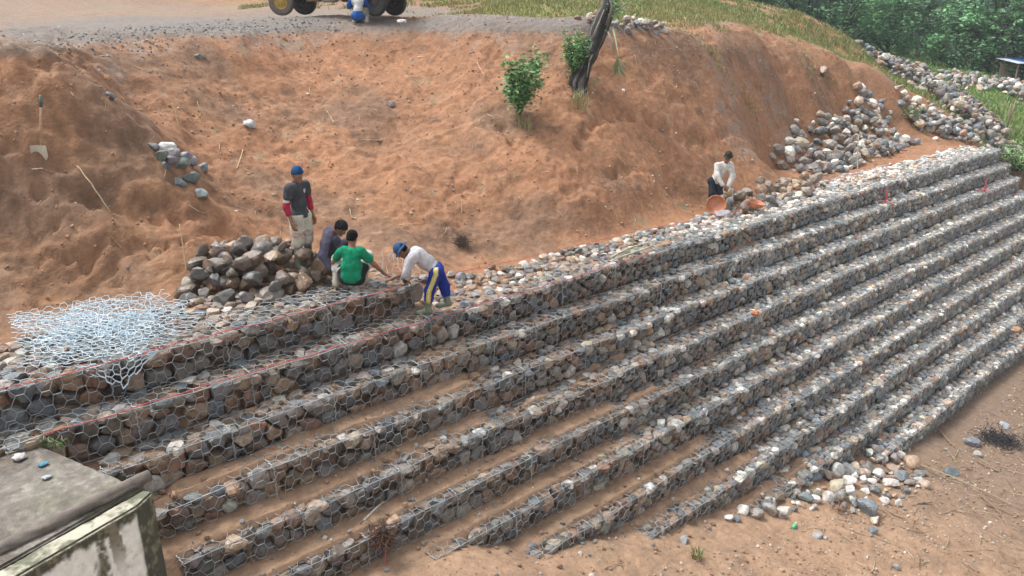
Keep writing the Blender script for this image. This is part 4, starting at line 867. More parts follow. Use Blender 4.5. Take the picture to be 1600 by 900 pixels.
# ---------------------------------------------------------------- people
def surface_nets(val, org, h):
    nx, ny, nz = val.shape; ins = val < 0
    c = np.zeros((nx-1, ny-1, nz-1)); acc = np.zeros((nx-1, ny-1, nz-1, 3)); cnt = np.zeros_like(c)
    cr = [(a, b, d) for a in (0, 1) for b in (0, 1) for d in (0, 1)]
    sl = lambda A, o: A[o[0]:nx-1+o[0], o[1]:ny-1+o[1], o[2]:nz-1+o[2]]
    for o in cr:
        for ax in range(3):
            if o[ax] == 0:
                o2 = list(o); o2[ax] = 1; A_, B_ = sl(val, o), sl(val, o2); m = (A_ < 0) != (B_ < 0)
                t = np.where(m, A_/(A_-B_+1e-12), 0)
                for q in range(3): acc[..., q] += np.where(m, o[q]+(t if q == ax else 0), 0)
                cnt += m
    act = cnt > 0; idx = -np.ones(act.shape, int); idx[act] = np.arange(act.sum())
    I = np.argwhere(act); V = (I+acc[act]/cnt[act][:, None])*h+org
    F = []
    for ax in range(3):
        b, c_ = [(1, 2), (2, 0), (0, 1)][ax]
        s0 = [slice(None)]*3; s1 = [slice(None)]*3; s0[ax] = slice(0, -1); s1[ax] = slice(1, None)
        e = ins[tuple(s0)] != ins[tuple(s1)]; P_ = np.argwhere(e); P_ = P_[(P_[:, b] > 0) & (P_[:, c_] > 0) & (P_[:, b] < val.shape[b]-1) & (P_[:, c_] < val.shape[c_]-1)]
        q = []
        for db, dc in ((1, 1), (0, 1), (0, 0), (1, 0)):
            g = P_.copy(); g[:, b] -= db; g[:, c_] -= dc; q.append(idx[g[:, 0], g[:, 1], g[:, 2]])
        q = np.stack(q, 1); fl = ins[P_[:, 0], P_[:, 1], P_[:, 2]]; q[~fl] = q[~fl][:, ::-1]; F.append(q)
    return V, np.concatenate(F)
def sd_cone(P, a, b, ra, rb):
    a = np.array(a); ab = np.array(b)-a; t = np.clip(((P-a)@ab)/(ab@ab+1e-12), 0, 1); return np.linalg.norm(P-a-t[..., None]*ab, axis=-1)-(ra+(rb-ra)*t)
def sd_ell(P, c, r, M=None):
    q = P-np.array(c)
    if M is not None: q = q@np.array(M)
    r = np.array(r); k0 = np.linalg.norm(q/r, axis=-1); k1 = np.linalg.norm(q/(r*r), axis=-1); return k0*(k0-1)/(k1+1e-9)
def blend(prims, P, k=.03):
    d = None
    for p in prims:
        kk = p[-1] if isinstance(p[-1], dict) else {}
        e = sd_cone(P, *p[1:5]) if p[0] == 'c' else sd_ell(P, *[x_ for x_ in p[1:] if not isinstance(x_, dict)])
        if d is None: d = e
        else:
            K = kk.get('k', k); hh = np.clip(.5+.5*(e-d)/K, 0, 1); d = d*hh+e*(1-hh)-K*hh*(1-hh)
            d = d if True else d
    return d
def sdf_mesh(prims, h, k=.03, cuts=(), grow=0.0, folds=0.0, seed=0):
    lo = np.full(3, 9e9); hi = -lo
    for p in prims:
        if p[0] == 'c':
            for q, r_ in ((p[1], p[3]), (p[2], p[4])): lo = np.minimum(lo, np.array(q)-r_); hi = np.maximum(hi, np.array(q)+r_)
        else: m = max(p[2]); lo = np.minimum(lo, np.array(p[1])-m); hi = np.maximum(hi, np.array(p[1])+m)
    lo -= grow+3*h+.02; hi += grow+3*h+.02; n = np.ceil((hi-lo)/h).astype(int)+1
    G = np.stack(np.meshgrid(*[lo[i]+np.arange(n[i])*h for i in range(3)], indexing='ij'), -1)
    d = blend(prims, G, k)-grow
    if folds: d = d+folds*fbm(G[..., 0]*9, G[..., 1]*9, G[..., 2]*6, seed, 2)
    for (pt, nr_) in cuts:      # keep the side the normal points away from
        nr_ = np.array(nr_, float); nr_ /= np.linalg.norm(nr_); d = np.maximum(d, (G-np.array(pt))@nr_)
    return surface_nets(d, lo, h)
def nrm(v): v = np.array(v, float); return v/(np.linalg.norm(v)+1e-9)
def hand_prims(wr, dr, palmn, curl=.35, side=1):
    """palm and five fingers starting at wrist wr, pointing along dr; palmn = palm normal"""
    dr = nrm(dr); pn = np.array(palmn, float); pn = nrm(pn-dr*(pn@dr)); sd_ = np.cross(dr, pn)*side; wr = np.array(wr); out = []
    out.append(('c', wr-dr*.02, wr+dr*.02, .026, .028)); 
    for o in (-.026, -.009, .009, .026): out.append(('c', wr+dr*.02+sd_*o*.7, wr+dr*.082+sd_*o, .016, .0135))
    for o, L in ((-.030, .060), (-.010, .072), (.010, .078), (.030, .068)):
        p = wr+dr*.085+sd_*o; d1 = nrm(dr+pn*curl*.6+sd_*o*1.2); p1 = p+d1*L*.45; d2 = nrm(d1+pn*curl*1.1); p2 = p1+d2*L*.32; d3 = nrm(d2+pn*curl); p3 = p2+d3*L*.25
        out += [('c', p, p1, .0105, .0098), ('c', p1, p2, .0098, .0090), ('c', p2, p3, .0090, .0080)]
    b = wr+dr*.03+sd_*.024; t1 = b+nrm(dr*.6+sd_*.8+pn*.35)*.042; t2 = t1+nrm(dr*.9+sd_*.3+pn*.5)*.032
    return out+[('c', b, t1, .0145, .0125), ('c', t1, t2, .0120, .0095)]
def head_prims(c, f, up, s=1.0):
    """c head centre, f facing, up; returns prims"""
    f = nrm(f); up = np.array(up, float); up = nrm(up-f*(up@f)); rt_ = np.cross(f, up); M = np.stack([rt_, f, up], 1)
    L = lambda x_, y_, z_: np.array(c)+(rt_*x_+f*y_+up*z_)*s
    pr = [('e', L(0, -.008, .025), (.076*s, .094*s, .090*s), M), ('e', L(0, .018, -.035), (.060*s, .070*s, .078*s), M), ('c', L(0, .088, .008), L(0, .104, -.022), .010*s, .014*s, {'k': .012}),
          ('c', L(-.022, .082, -.058), L(.022, .082, -.058), .010*s, .010*s, {'k': .01}), ('e', L(0, .066, -.095), (.026*s, .022*s, .020*s), M, {'k': .02}),
          ('e', L(.076, -.004, -.008), (.011*s, .020*s, .032*s), M, {'k': .006}), ('e', L(-.076, -.004, -.008), (.011*s, .020*s, .032*s), M, {'k': .006}),
          ('c', L(-.045, .078, .022), L(.045, .078, .022), .012*s, .012*s, {'k': .015})]
    return pr, L, M
LIMB = dict(ua=(.044, .036), fa=(.036, .025), th=(.076, .052), sh=(.052, .036))
HV = .012
def person(px, py, z, label, J, skin, wear, hat=None, hair=None, face_dir=(0, -1, 0), head_up=(0, 0, 1), turn=0.0, group='workers', k=.035, yaw=None, shoes=None, pos=None, hands=True, grips=None):
    P0 = at_z(px, py, z) if pos is None else pos
    rt = empty('person', P0, -(PI/2-AZ)+turn, label, 'person', group)
    J = {a: np.array(b, float) for a, b in J.items()}
    pel, che, nek, hd = J['pelvis'], J['chest'], J['neck'], J['head']
    up_ = nrm(che-pel); sl_, sr_ = J['sl'], J['sr']
    torso = [('c', J['hl'], J['hr'], .088, .088), ('c', (J['hl']+J['hr'])/2, (pel+che)/2, .100, .094, {'k': .06}), ('c', (pel+che)/2, che, .098, .106, {'k': .06}),
             ('c', sl_*.82+sr_*.18, sr_*.82+sl_*.18, .070, .070, {'k': .06})]
    hp, L, M = head_prims(hd, face_dir, head_up)
    arm = {}; leg = {}
    for q in 'lr':
        arm['u'+q] = ('c', J['s'+q], J['e'+q], *LIMB['ua']); arm['f'+q] = ('c', J['e'+q], J['w'+q], *LIMB['fa'])
        leg['t'+q] = ('c', J['h'+q], J['k'+q], *LIMB['th']); leg['s'+q] = ('c', J['k'+q], J['a'+q], *LIMB['sh'])
    nk = ('c', nek, hd-nrm(hd-nek)*.03, .056, .050, {'k': .03})
    body = torso+[nk]+list(arm.values())+list(leg.values())
    for q in 'lr':
        fdn = J.get('f'+q, J['a'+q]+np.array([0, -.14, -.04])); body.append(('c', J['a'+q]+np.array([0, 0, -.02]), fdn, .036, .030))
    V1, F1 = sdf_mesh(body, HV, k)
    V2, F2 = sdf_mesh(hp+[nk], .006, .025)
    Vs_, Fs_ = [V1, V2], [F1, F2+len(V1)]; off = len(V1)+len(V2)
    if hands:
        for q in 'lr':
            dr = J['w'+q]-J['e'+q]; dr = J.get('d'+q, dr); V3, F3 = sdf_mesh(hand_prims(J['w'+q], dr, J.get('p'+q, (0, 0, -1)), (grips or {}).get(q, .45), 1 if q == 'r' else -1), .0055, .008)
            Vs_.append(V3); Fs_.append(F3+off); off += len(V3)
    # one continuous figure: body, head and hands share a mesh
    obj('body', np.concatenate(Vs_), np.concatenate(Fs_), M_skin, rt, None, True, skin)
    for sx_ in (-1, 1):
        mb = MB(); V_, F_ = ICO[2]; mb.add(V_*.0115+L(sx_*.031, .080, .004), F_, (.55, .52, .48)); mb.add(V_*.0070+L(sx_*.031, .0885, .004), F_, (.02, .015, .012)); mb.build('eye', M_rubber, rt, None, True)
    mb = MB(); mb.tube([L(-.021, .0905, -.057), L(0, .0955, -.059), L(.021, .0905, -.057)], [.003, .0048, .003], 6, (.22, .08, .06)); mb.build('mouth', M_skin, rt, None, True)
    for name, prims, cuts, grow, col_, mat_, hh, kk, fo in wear(J, torso, arm, leg):
        V_, F_ = sdf_mesh(prims, hh, kk, cuts, grow, fo, len(name)); 
        o = obj(name, V_, F_, mat_, rt, None, True, col_(V_) if callable(col_) else col_)
    if hair is not None:
        V_, F_ = sdf_mesh([('e', L(0, -.018, .040), (.086, .098, .090), M), ('e', L(0, -.045, -.01), (.076, .066, .075), M)], .008, .02, [(L(0, .052, .052), M@np.array([0, .85, -.55])), (L(0, 0, -.055), M@np.array([0, 0, -1]))], 0, .012, 3)
        obj('hair', V_, F_, M_cloth, rt, None, True, hair)
    if hat is not None: hat(rt, L, M)
    return rt
def beanie(c_):
    def f(rt, L, M):
        V_, F_ = sdf_mesh([('e', L(0, -.010, .050), (.089, .104, .096), M)], .007, .02, [(L(0, .02, .030), M@np.array([0, -.12, -1]))]); o = obj('beanie', V_, F_, M_cloth, rt, None, True, c_)
        t = np.linspace(0, 2*PI, 33); P_ = [L(.087*math.sin(a), -.010+.101*math.cos(a), .040+.012*math.cos(a)) for a in t]; V_, F_ = tube_vf(P_, .013, 8, False); obj('brim', V_, F_, M_cloth, rt, None, True, np.array(c_)*.85)
    return f
def bucket_hat(c_, brim=.05):
    def f(rt, L, M):
        V_, F_ = sdf_mesh([('e', L(0, -.010, .050), (.088, .102, .088), M), ('c', L(0, -.01, .05), L(0, -.01, .07), .080, .078)], .007, .03, [(L(0, .0, .036), M@np.array([0, 0, -1]))]); obj('crown', V_, F_, M_cloth, rt, None, True, c_)
        n = 36; prof = [(0, .050), (.35, .044), (.75, .030), (1, .018), (1, .010), (.4, .034), (0, .040)]; V_ = []
        for i in range(n):
            a = 2*PI*i/n
            for u, z_ in prof: V_.append(L((.084+u*brim)*math.sin(a), -.01+(.098+u*brim)*math.cos(a), z_+.006*math.sin(3*a)))
        m = len(prof); F_ = [(i*m+j, ((i+1) % n)*m+j, ((i+1) % n)*m+(j+1) % m, i*m+(j+1) % m) for i in range(n) for j in range(m)]
        obj('brim', np.array(V_), F_, M_cloth, rt, None, True, np.array(c_)*.92)
    return f
def cutat(a, b, f):       # plane across a limb at fraction f, keeps the part near a
    a = np.array(a); b = np.array(b); return (a+(b-a)*f, b-a)
def seg(a, b, f0, f1, ra, rb):
    a = np.array(a); b = np.array(b); return ('c', a+(b-a)*f0, a+(b-a)*f1, ra+(rb-ra)*f0, ra+(rb-ra)*f1)
def boot(J, q, c_, top=.62):
    k_, a_ = J['k'+q], J['a'+q]; f_ = J.get('f'+q, a_+np.array([0, -.14, -.04])); p = k_+(a_-k_)*(1-top)
    ft = f_-a_; ft[2] = 0; ft = nrm(ft)
    heel = a_+np.array([0, 0, -.035])-ft*.03
    pr = [('c', p, a_, .062, .050), ('c', heel, a_+ft*.16+np.array([0, 0, -.045]), .045, .040)]
    zg = a_[2]-.085
    return ('boot', pr, [(p+nrm(p-a_)*.001, p-a_), (np.array([0, 0, zg]), (0, 0, -1))], .004, c_, M_rubber, .010, .03, .004)
def torsoclip(J): return (J['neck']+nrm(J['neck']-J['chest'])*.012, J['neck']-J['chest'])
# standing man in dark polo
fwd = nrm((.86, -.50, 0)); rgt = np.array([fwd[1], -fwd[0], 0])
def B_(p, o=0, f=0, z=0): return np.array(p, float)+rgt*o+fwd*f+np.array([0, 0, z])
J = dict(pelvis=B_((0, 0, .90)), chest=B_((0, 0, 1.28), 0, -.005), neck=B_((0, 0, 1.425), 0, .0), head=B_((0, 0, 1.555), 0, .035), sl=B_((0, 0, 1.36), -.175), sr=B_((0, 0, 1.36), .175), hl=B_((0, 0, .88), -.085), hr=B_((0, 0, .88), .085),
         el=B_((0, 0, 1.09), -.225, .0), wl=B_((0, 0, .86), -.215, .08), er=B_((0, 0, 1.08), .235, -.035), wr=B_((0, 0, .84), .245, .06), kl=B_((0, 0, .48), -.095, .03), kr=B_((0, 0, .48), .10, .02), al=B_((0, 0, .09), -.11, -.01), ar=B_((0, 0, .09), .12, -.02), fl=B_((0, 0, .045), -.12, .15), fr=B_((0, 0, .045), .14, .14),
         pl=rgt, pr=-rgt)
def wear1(J, torso, arm, leg):
    pol = (.070, .078, .088)
    def pc(V):
        c = np.tile(np.array(pol), (len(V), 1)); e = J['chest']+fwd*.12-rgt*.05+np.array([0, 0, .02]); m = np.linalg.norm(V-e, axis=1) < .034; c[m] = (.55, .58, .6)
        return c
    def slv(V):
        c = np.tile(np.array([.42, .035, .075]), (len(V), 1)); m = (np.abs(V[:, 2]-1.19) < .035) & ((V-J['sr'])@rgt > .045); c[m] = (.62, .60, .58); return c
    yield ('polo_shirt', torso+[seg(J['sl'], J['el'], 0, .45, .062, .056), seg(J['sr'], J['er'], 0, .45, .062, .056)], [torsoclip(J), (J['pelvis']+np.array([0, 0, -.03]), (0, 0, -1))], .018, pc, M_cloth, .011, .04, .008)
    for q in 'lr':
        yield ('sleeve', [seg(J['s'+q], J['e'+q], .3, 1, .050, .042), seg(J['e'+q], J['w'+q], 0, .45, .042, .034)], [], .012, slv, M_cloth, .010, .03, .005)
    yield ('collar', [('c', J['neck']-np.array([0, 0, .01]), J['neck']+np.array([0, 0, .035]), .066, .058)], [(J['neck']+np.array([0, 0, .035]), (0, 0, 1))], .004, (.05, .055, .062), M_cloth, .009, .02, 0)
    yield ('undershirt', [('c', J['neck']+fwd*.048-np.array([0, 0, .06]), J['neck']+fwd*.042+np.array([0, 0, .02]), .026, .030)], [], .002, (.55, .04, .07), M_cloth, .009, .02, 0)
    def pant(V):
        c = np.tile(np.array([.64, .60, .50]), (len(V), 1)); n = fbm(V[:, 0]*16, V[:, 1]*16, V[:, 2]*22, 3, 2); m = (np.abs(V[:, 2]-.60) < .05) & (n > .1); c[m] = (.58, .33, .28); c[(V[:, 2] < .66) & (V[:, 2] > .60) & (n < -.25)] = (.45, .42, .33); return c
    yield ('trousers', [('c', J['hl'], J['hr'], .098, .098), ('c', J['hl'], J['kl'], .102, .088), ('c', J['hr'], J['kr'], .102, .088)], [(np.array([0, 0, .38]), (0, 0, -1)), (np.array([0, 0, .93]), (0, 0, 1))], .016, pant, M_cloth, .011, .05, .010)
    for q in 'lr': yield boot(J, q, (.20, .215, .17), .78)
z1 = float(at_z(475, 415, .15)[0])
SK = (.27, .135, .08); SK2 = (.21, .105, .065)
P1 = at_z(476, 419, .13); 
person(0, 0, 0, 'man in blue beanie, dark polo with red sleeves and cream trousers, standing by the boulders', J, SK, wear1, hat=beanie((.018, .075, .20)), face_dir=nrm((.62, -.76, -.12)), pos=P1, hair=(.01, .009, .008))
# squatting man in purple grey jacket, bent over behind the green shirt
J = dict(pelvis=(-.12, .10, .30), chest=(.00, -.02, .64), neck=(.10, -.06, .74), head=(.20, -.12, .81), sl=(-.02, .12, .70), sr=(.0, -.20, .69), hl=(-.10, .17, .28), hr=(-.13, .03, .26), el=(.10, .16, .44), wl=(.28, .02, .32), er=(-.08, -.30, .42), wr=(.06, -.34, .20),
         kl=(.20, .20, .46), kr=(.14, -.12, .44), al=(.0, .20, .09), ar=(-.04, -.10, .09), fl=(.14, .20, .04), fr=(.10, -.14, .04))
def wear2(J, torso, arm, leg):
    yield ('jacket', torso+[seg(J['s'+q], J['e'+q], 0, 1, .060, .050) for q in 'lr']+[seg(J['e'+q], J['w'+q], 0, .92, .050, .036) for q in 'lr'], [torsoclip(J)], .018, lambda V: np.where((V[:, 2] > .62)[:, None], np.array([.175, .16, .225]), np.array([.115, .11, .165])), M_cloth, .012, .04, .014)
    yield ('trousers', [('c', J['hl'], J['hr'], .10, .10)]+[('c', J['h'+q], J['k'+q], .09, .068) for q in 'lr']+[seg(J['k'+q], J['a'+q], 0, .6, .064, .056) for q in 'lr'], [], .014, (.07, .07, .085), M_cloth, .012, .04, .008)
    for q in 'lr': yield boot(J, q, (.16, .16, .14), .5)
P2 = at_z(521, 428, .05); person(0, 0, 0, 'man in a purple grey jacket bending low behind the man in green', J, SK2, wear2, hat=beanie((.022, .023, .026)), hair=(.01, .01, .01), face_dir=(.75, -.25, -.62), head_up=(.6, -.1, .75), pos=P2)
# squatting man in green, back to the camera
J = dict(pelvis=(0, .02, .20), chest=(.0, .07, .50), neck=(.005, .14, .66), head=(.01, .20, .78), sl=(-.165, .09, .59), sr=(.165, .09, .58), hl=(-.09, .03, .17), hr=(.09, .03, .17), el=(-.31, .20, .38), wl=(-.19, .40, .30), er=(.33, .17, .35), wr=(.47, .27, .16),
         kl=(-.27, .30, .40), kr=(.20, .40, .42), al=(-.28, .10, .09), ar=(.14, .20, .09), fl=(-.32, -.02+.24, .045), fr=(.18, .34, .045), pr=(-.4, 0, -1), dr=(.7, .3, -.4))
J['fl'] = (-.33, .24, .045)
def wear3(J, torso, arm, leg):
    yield ('t_shirt', torso+[('c', (-.055, .0, .22), (.055, .0, .22), .095, .095), ('c', (-.06, .03, .38), (.06, .03, .38), .095, .095)]+[seg(J['s'+q], J['e'+q], 0, .58, .054, .052) for q in 'lr'], [torsoclip(J), (np.array([0, 0, .12]), (0, 0, -1))], .014, (.012, .27, .14), M_cloth, .010, .035, .020)
    yield ('shorts', [('c', J['hl'], J['hr'], .100, .100), seg(J['hl'], J['kl'], 0, .5, .085, .080), seg(J['hr'], J['kr'], 0, .5, .085, .080)], [], .012, (.03, .03, .035), M_cloth, .011, .04, .006)
    for q in 'lr': yield ('trouser_leg', [seg(J['h'+q], J['k'+q], .45, 1, .082, .072), seg(J['k'+q], J['a'+q], 0, .45, .070, .062)], [], .012, (.62, .60, .56), M_cloth, .011, .04, .008)
    for q in 'lr': yield boot(J, q, (.42, .40, .33), .62)
P3 = at_z(551, 452, .02); person(0, 0, 0, 'man in a bright green T-shirt squatting with his back to the camera', J, SK, wear3, hair=(.012, .011, .010), face_dir=(.25, .85, -.35), head_up=(.1, .25, .95), pos=P3)
# bending man in light grey shirt and blue hat
J = dict(pelvis=(.0, .02, .74), chest=(-.27, .0, .98), neck=(-.41, -.01, 1.03), head=(-.52, -.03, 1.06), sl=(-.33, -.17, .99), sr=(-.33, .17, .99), hl=(.02, -.075, .72), hr=(.0, .095, .73), el=(-.46, -.24, .76), wl=(-.66, -.14, .64), er=(-.47, .16, .78), wr=(-.48, .06, .56),
         kl=(-.10, -.09, .42), kr=(.12, .12, .42), al=(-.14, -.08, .09), ar=(.16, .14, .14), fl=(-.29, -.10, .045), fr=(.03, .10, .07), pl=(-.3, .2, -1), dl=(-1, .25, -.35))
def wear4(J, torso, arm, leg):
    yield ('shirt', torso+[seg(J['s'+q], J['e'+q], 0, 1, .066, .056) for q in 'lr']+[seg(J['e'+q], J['w'+q], 0, .95, .055, .038) for q in 'lr'], [torsoclip(J), (J['pelvis']+np.array([-.03, 0, .03]), (.80, 0, -.60))], .018, (.55, .54, .57), M_cloth, .011, .045, .016)
    def tr(V):
        c = np.tile(np.array([.02, .045, .30]), (len(V), 1)); u = V[:, 0]-np.interp(V[:, 2], [.1, .42, .72], [-.14, -.10, .02]); m = (V[:, 1] < -.13) & (V[:, 2] > .2)
        st = m & ((np.abs(u+.022) < .016) | (np.abs(u-.022) < .016)); c[st] = (.70, .58, .10); c[m & (np.abs(u) < .006)] = (.7, .7, .7); return c
    yield ('track_trousers', [('c', J['hl'], J['hr'], .10, .10)]+[('c', J['h'+q], J['k'+q], .092, .070) for q in 'lr']+[seg(J['k'+q], J['a'+q], 0, .45, .068, .062) for q in 'lr'], [], .012, tr, M_cloth, .009, .04, .006)
    for q in 'lr': yield boot(J, q, (.17, .20, .14), .72)
    yield ('glove', [('c', J['wr'], J['wr']+np.array([-.02, -.01, -.03]), .040, .038)], [], .004, (.04, .035, .03), M_cloth, .01, .02, 0)
P4 = at_z(683, 489, -H+.02); person(0, 0, 0, 'man in blue bucket hat and blue striped trousers bending over the step edge', J, SK2, wear4, hat=bucket_hat((.045, .10, .22)), hair=(.01, .01, .01), face_dir=(-.55, -.10, -.83), head_up=(-.83, 0, .55), pos=P4)
# man with the orange basin
J = dict(pelvis=(-.14, .12, .70), chest=(.02, .05, 1.05), neck=(.07, .0, 1.20), head=(.10, -.04, 1.33), sl=(.20, .08, 1.10), sr=(-.15, -.0, 1.10), hl=(-.05, .14, .68), hr=(-.22, .10, .68), el=(.24, -.06, .84), wl=(.12, -.20, .62), er=(-.17, -.14, .86), wr=(-.04, -.26, .66),
         kl=(-.02, .02, .38), kr=(-.22, -.02, .38), al=(-.04, .12, .09), ar=(-.25, .10, .09), fl=(.0, -.04, .045), fr=(-.27, -.06, .045))
def wear5(J, torso, arm, leg):
    yield ('shirt', torso+[seg(J['s'+q], J['e'+q], 0, 1, .064, .054) for q in 'lr']+[seg(J['e'+q], J['w'+q], 0, .95, .052, .038) for q in 'lr'], [torsoclip(J), (J['pelvis']+np.array([0, 0, -.08]), (-.25, 0, -1))], .020, (.68, .67, .64), M_cloth, .012, .04, .014)
    yield ('trousers', [('c', J['hl'], J['hr'], .10, .10)]+[('c', J['h'+q], J['k'+q], .09, .07) for q in 'lr']+[seg(J['k'+q], J['a'+q], 0, .7, .066, .058) for q in 'lr'], [], .012, (.035, .045, .06), M_cloth, .012, .04, .006)
    for q in 'lr': yield boot(J, q, (.12, .13, .11), .5)
P5 = at_z(1124, 325, -.50); person(0, 0, 0, 'man in white long-sleeved shirt and dark hat among the rocks, holding the tilted orange basin', J, SK2, wear5, hat=bucket_hat((.045, .05, .045), .035), hair=(.01, .01, .01), face_dir=(-.2, -.95, -.2), pos=P5)

# wire net held by the workers
wn = empty('wire_mesh_sheet', at_z(610, 440, .02), 0, 'loose bent wire netting lifted between the man in green and the bending man', 'wire netting'); wnb = np.array(wn.location)
qa, qb, qc, qd = at_z(590, 452, .03), at_z(665, 440, -.02), at_d(650, 393, depth(at_z(640, 440, 0))+.5), at_d(592, 400, depth(at_z(590, 440, 0))+.5)
def fl_(u, v):
    a = (u/.85)[:, None]; b = (v/.6)[:, None]; P_ = qa*(1-a)*(1-b)+qb*a*(1-b)+qc*a*b+qd*(1-a)*b; return P_+np.stack([0*u, .10*fbm(u*3, v*3, 0, 3, 2), .07*np.sin(a[:, 0]*3+b[:, 0]*2)], 1)
A1, B1, rr = hexgrid(fl_, .85, .6, .13, .10, .045, .02, np.random.default_rng(19)); V_, F_ = seg_tubes(A1-wnb, B1-wnb, rr*.0045, 4); obj('netting', V_, F_, M_wire, wn, None, True, (1, 1, 1))
# ---------------------------------------------------------------- trees, shrubs and grass
def leaf_cards(cen, size, cols, seed, asp=.45, droop=.2, fold=True):
    """small folded leaves at the given centres"""
    r = np.random.default_rng(seed); N = len(cen); s_ = size*r.uniform(.6, 1.25, N)
    d_ = r.normal(size=(N, 3)); d_[:, 2] = np.abs(d_[:, 2])*.4-droop; d_ /= np.linalg.norm(d_, axis=1)[:, None]
    w_ = np.cross(d_, r.normal(size=(N, 3))+np.array([0, 0, 1.2])); w_ /= np.linalg.norm(w_, axis=1)[:, None]; n_ = np.cross(w_, d_)
    L = s_[:, None]; W = (s_*asp)[:, None]
    V = np.stack([cen-d_*L*.5, cen+w_*W*.5+n_*L*.06, cen+d_*L*.5, cen-w_*W*.5+n_*L*.06], 1).reshape(-1, 3); b = (np.arange(N)*4)[:, None]
    F = b+np.array([[0, 1, 2, 3]]); C_ = np.array(cols)[r.integers(0, len(cols), N)]*r.uniform(.7, 1.3, (N, 1)); return V, F, np.repeat(C_, 4, 0)
def tree(P0, hgt, rad, nleaf, lsize, cols, label, cat, seed, trunk_h=.3, trunk_r=.12, clumps=26, group=None, flat=.8, bark=(.14, .11, .085), lean=(0, 0), name='tree', asp=.45, droop=.2, kindpart='crown', base=0.0):
    r = np.random.default_rng(seed); rt = empty(name, P0, 0, label, cat, group)
    mb = MB(); th = hgt*trunk_h; top = np.array([lean[0]*hgt, lean[1]*hgt, hgt*.82])
    pts = [np.array([0, 0, -.3])+(top)*t+np.array([math.sin(t*5+seed)*.03*hgt*t, math.cos(t*4+seed)*.03*hgt*t, 0]) for t in np.linspace(0, 1, 9)]
    mb.tube(pts, np.linspace(trunk_r, trunk_r*.25, 9), 8, bark)
    cl = []
    for i in range(clumps):
        t = max(base, trunk_h)+(1-max(base, trunk_h))*r.random()**.9 if base == 0 else base+(1-base)*r.random()
        prof = math.sin(PI*min(1, max(.08, (t-base*.8)/(1.08-base*.8))))**.6
        a = r.uniform(0, 2*PI); rr_ = rad*prof*math.sqrt(r.random()); ax_ = pts[0]+(pts[-1]-pts[0])*min(1, t*1.1)
        c_ = np.array([ax_[0]+rr_*math.cos(a), ax_[1]+rr_*math.sin(a), hgt*t]); cl.append(c_)
        st_ = pts[min(8, int(max(0, t-.15)*8))]; mid = (st_+c_)/2+np.array([0, 0, .06*hgt])
        mb.tube([st_, mid, c_], [trunk_r*.35, trunk_r*.2, trunk_r*.07], 5, bark)
    mb.build('trunk', M_bark, rt, None, True)
    cl = np.array(cl); k = r.integers(0, len(cl), nleaf); cs = rad*.34*r.uniform(.55, 1.25, len(cl))
    q = r.normal(size=(nleaf, 3)); q /= np.linalg.norm(q, axis=1)[:, None]; q *= (r.random((nleaf, 1))**.45); q[:, 2] *= flat
    cen = cl[k]+q*cs[k][:, None]; cen[:, 2] = np.maximum(cen[:, 2], .05)
    V, F, C_ = leaf_cards(cen, lsize, cols, seed, asp, droop)
    tone = r.uniform(.5, 1.5, len(cl))[k]; C_ = C_*np.repeat(tone, 4)[:, None]
    obj('crown', V, F, M_leaf, rt, None, False, C_); return rt
GD = [(.11, .22, .12), (.15, .28, .145), (.09, .18, .10)]; GM = [(.18, .36, .17), (.22, .42, .20), (.15, .30, .15)]; GL = [(.24, .40, .17), (.20, .36, .16), (.30, .42, .20)]
def far(px, dep): # a spot on the ground below that column at that distance
    p = at_d(px, 90, dep); return np.array([p[0], p[1], tw(p[0], p[1])])
tl = [
 (1112, 62, 3.4, 2.2, 'm', 'mid green shrub rising just behind the mound, leftmost of the far growth'), (1150, 66, 6.5, 2.8, 'd', 'dark green bushy tree behind the left part of the grassy mound'), (1195, 64, 6.0, 2.8, 'm', 'mid green bushy tree behind the middle of the grassy mound'),
 (1235, 68, 8.5, 3.2, 'd', 'tall dark tree behind the mound, left of the leaning trunk'), (1275, 62, 7.5, 2.6, 'd', 'dark leaning tree whose slanted trunk rises behind the mound slope'), (1315, 66, 5.2, 3.0, 'm', 'broad mid green shrub at the right foot of the grassy mound'),
 (1352, 72, 7.5, 3.0, 'l', 'light green feathery tree behind the broad shrub right of the mound'), (1385, 66, 4.4, 2.8, 'm', 'rounded green shrub at the field edge, left of the slim pale trunk'), (1418, 76, 9, 3.4, 'l', 'tall pale green tree standing back above the left end of the field'),
 (1432, 66, 9.5, 2.8, 'd', 'dark conifer-like tree with a slim pale trunk at the field edge'), (1470, 70, 5.0, 3.0, 'm', 'mid green shrub mass right of the slim pale trunk'), (1492, 80, 11, 3.8, 'd', 'tall dark tree behind the middle of the field'),
 (1512, 58, 4.2, 2.4, 'm', 'low green shrub at the field edge between the two dark clumps'), (1548, 58, 6.4, 3.0, 'd', 'dark dense tree clump over the right part of the field'), (1580, 64, 8.0, 3.2, 'b', 'grey green tree above the blue-roofed shelter'), (1606, 56, 5.6, 2.6, 'd', 'dark shrub at the right edge behind the shelter'),
 (1550, 82, 12, 4.0, 'b', 'tall bluish green tree behind the dark clump on the right'), (1640, 62, 8, 3.2, 'm', 'green tree beyond the right edge of the shelter'), (1330, 86, 11, 4.0, 'd', 'tall dark tree at the back between mound and field'), (1260, 90, 12, 4.2, 'b', 'bluish green tree farthest back behind the mound'),
 (1180, 86, 10, 4.0, 'd', 'dark tall tree farthest back behind the left part of the mound')]
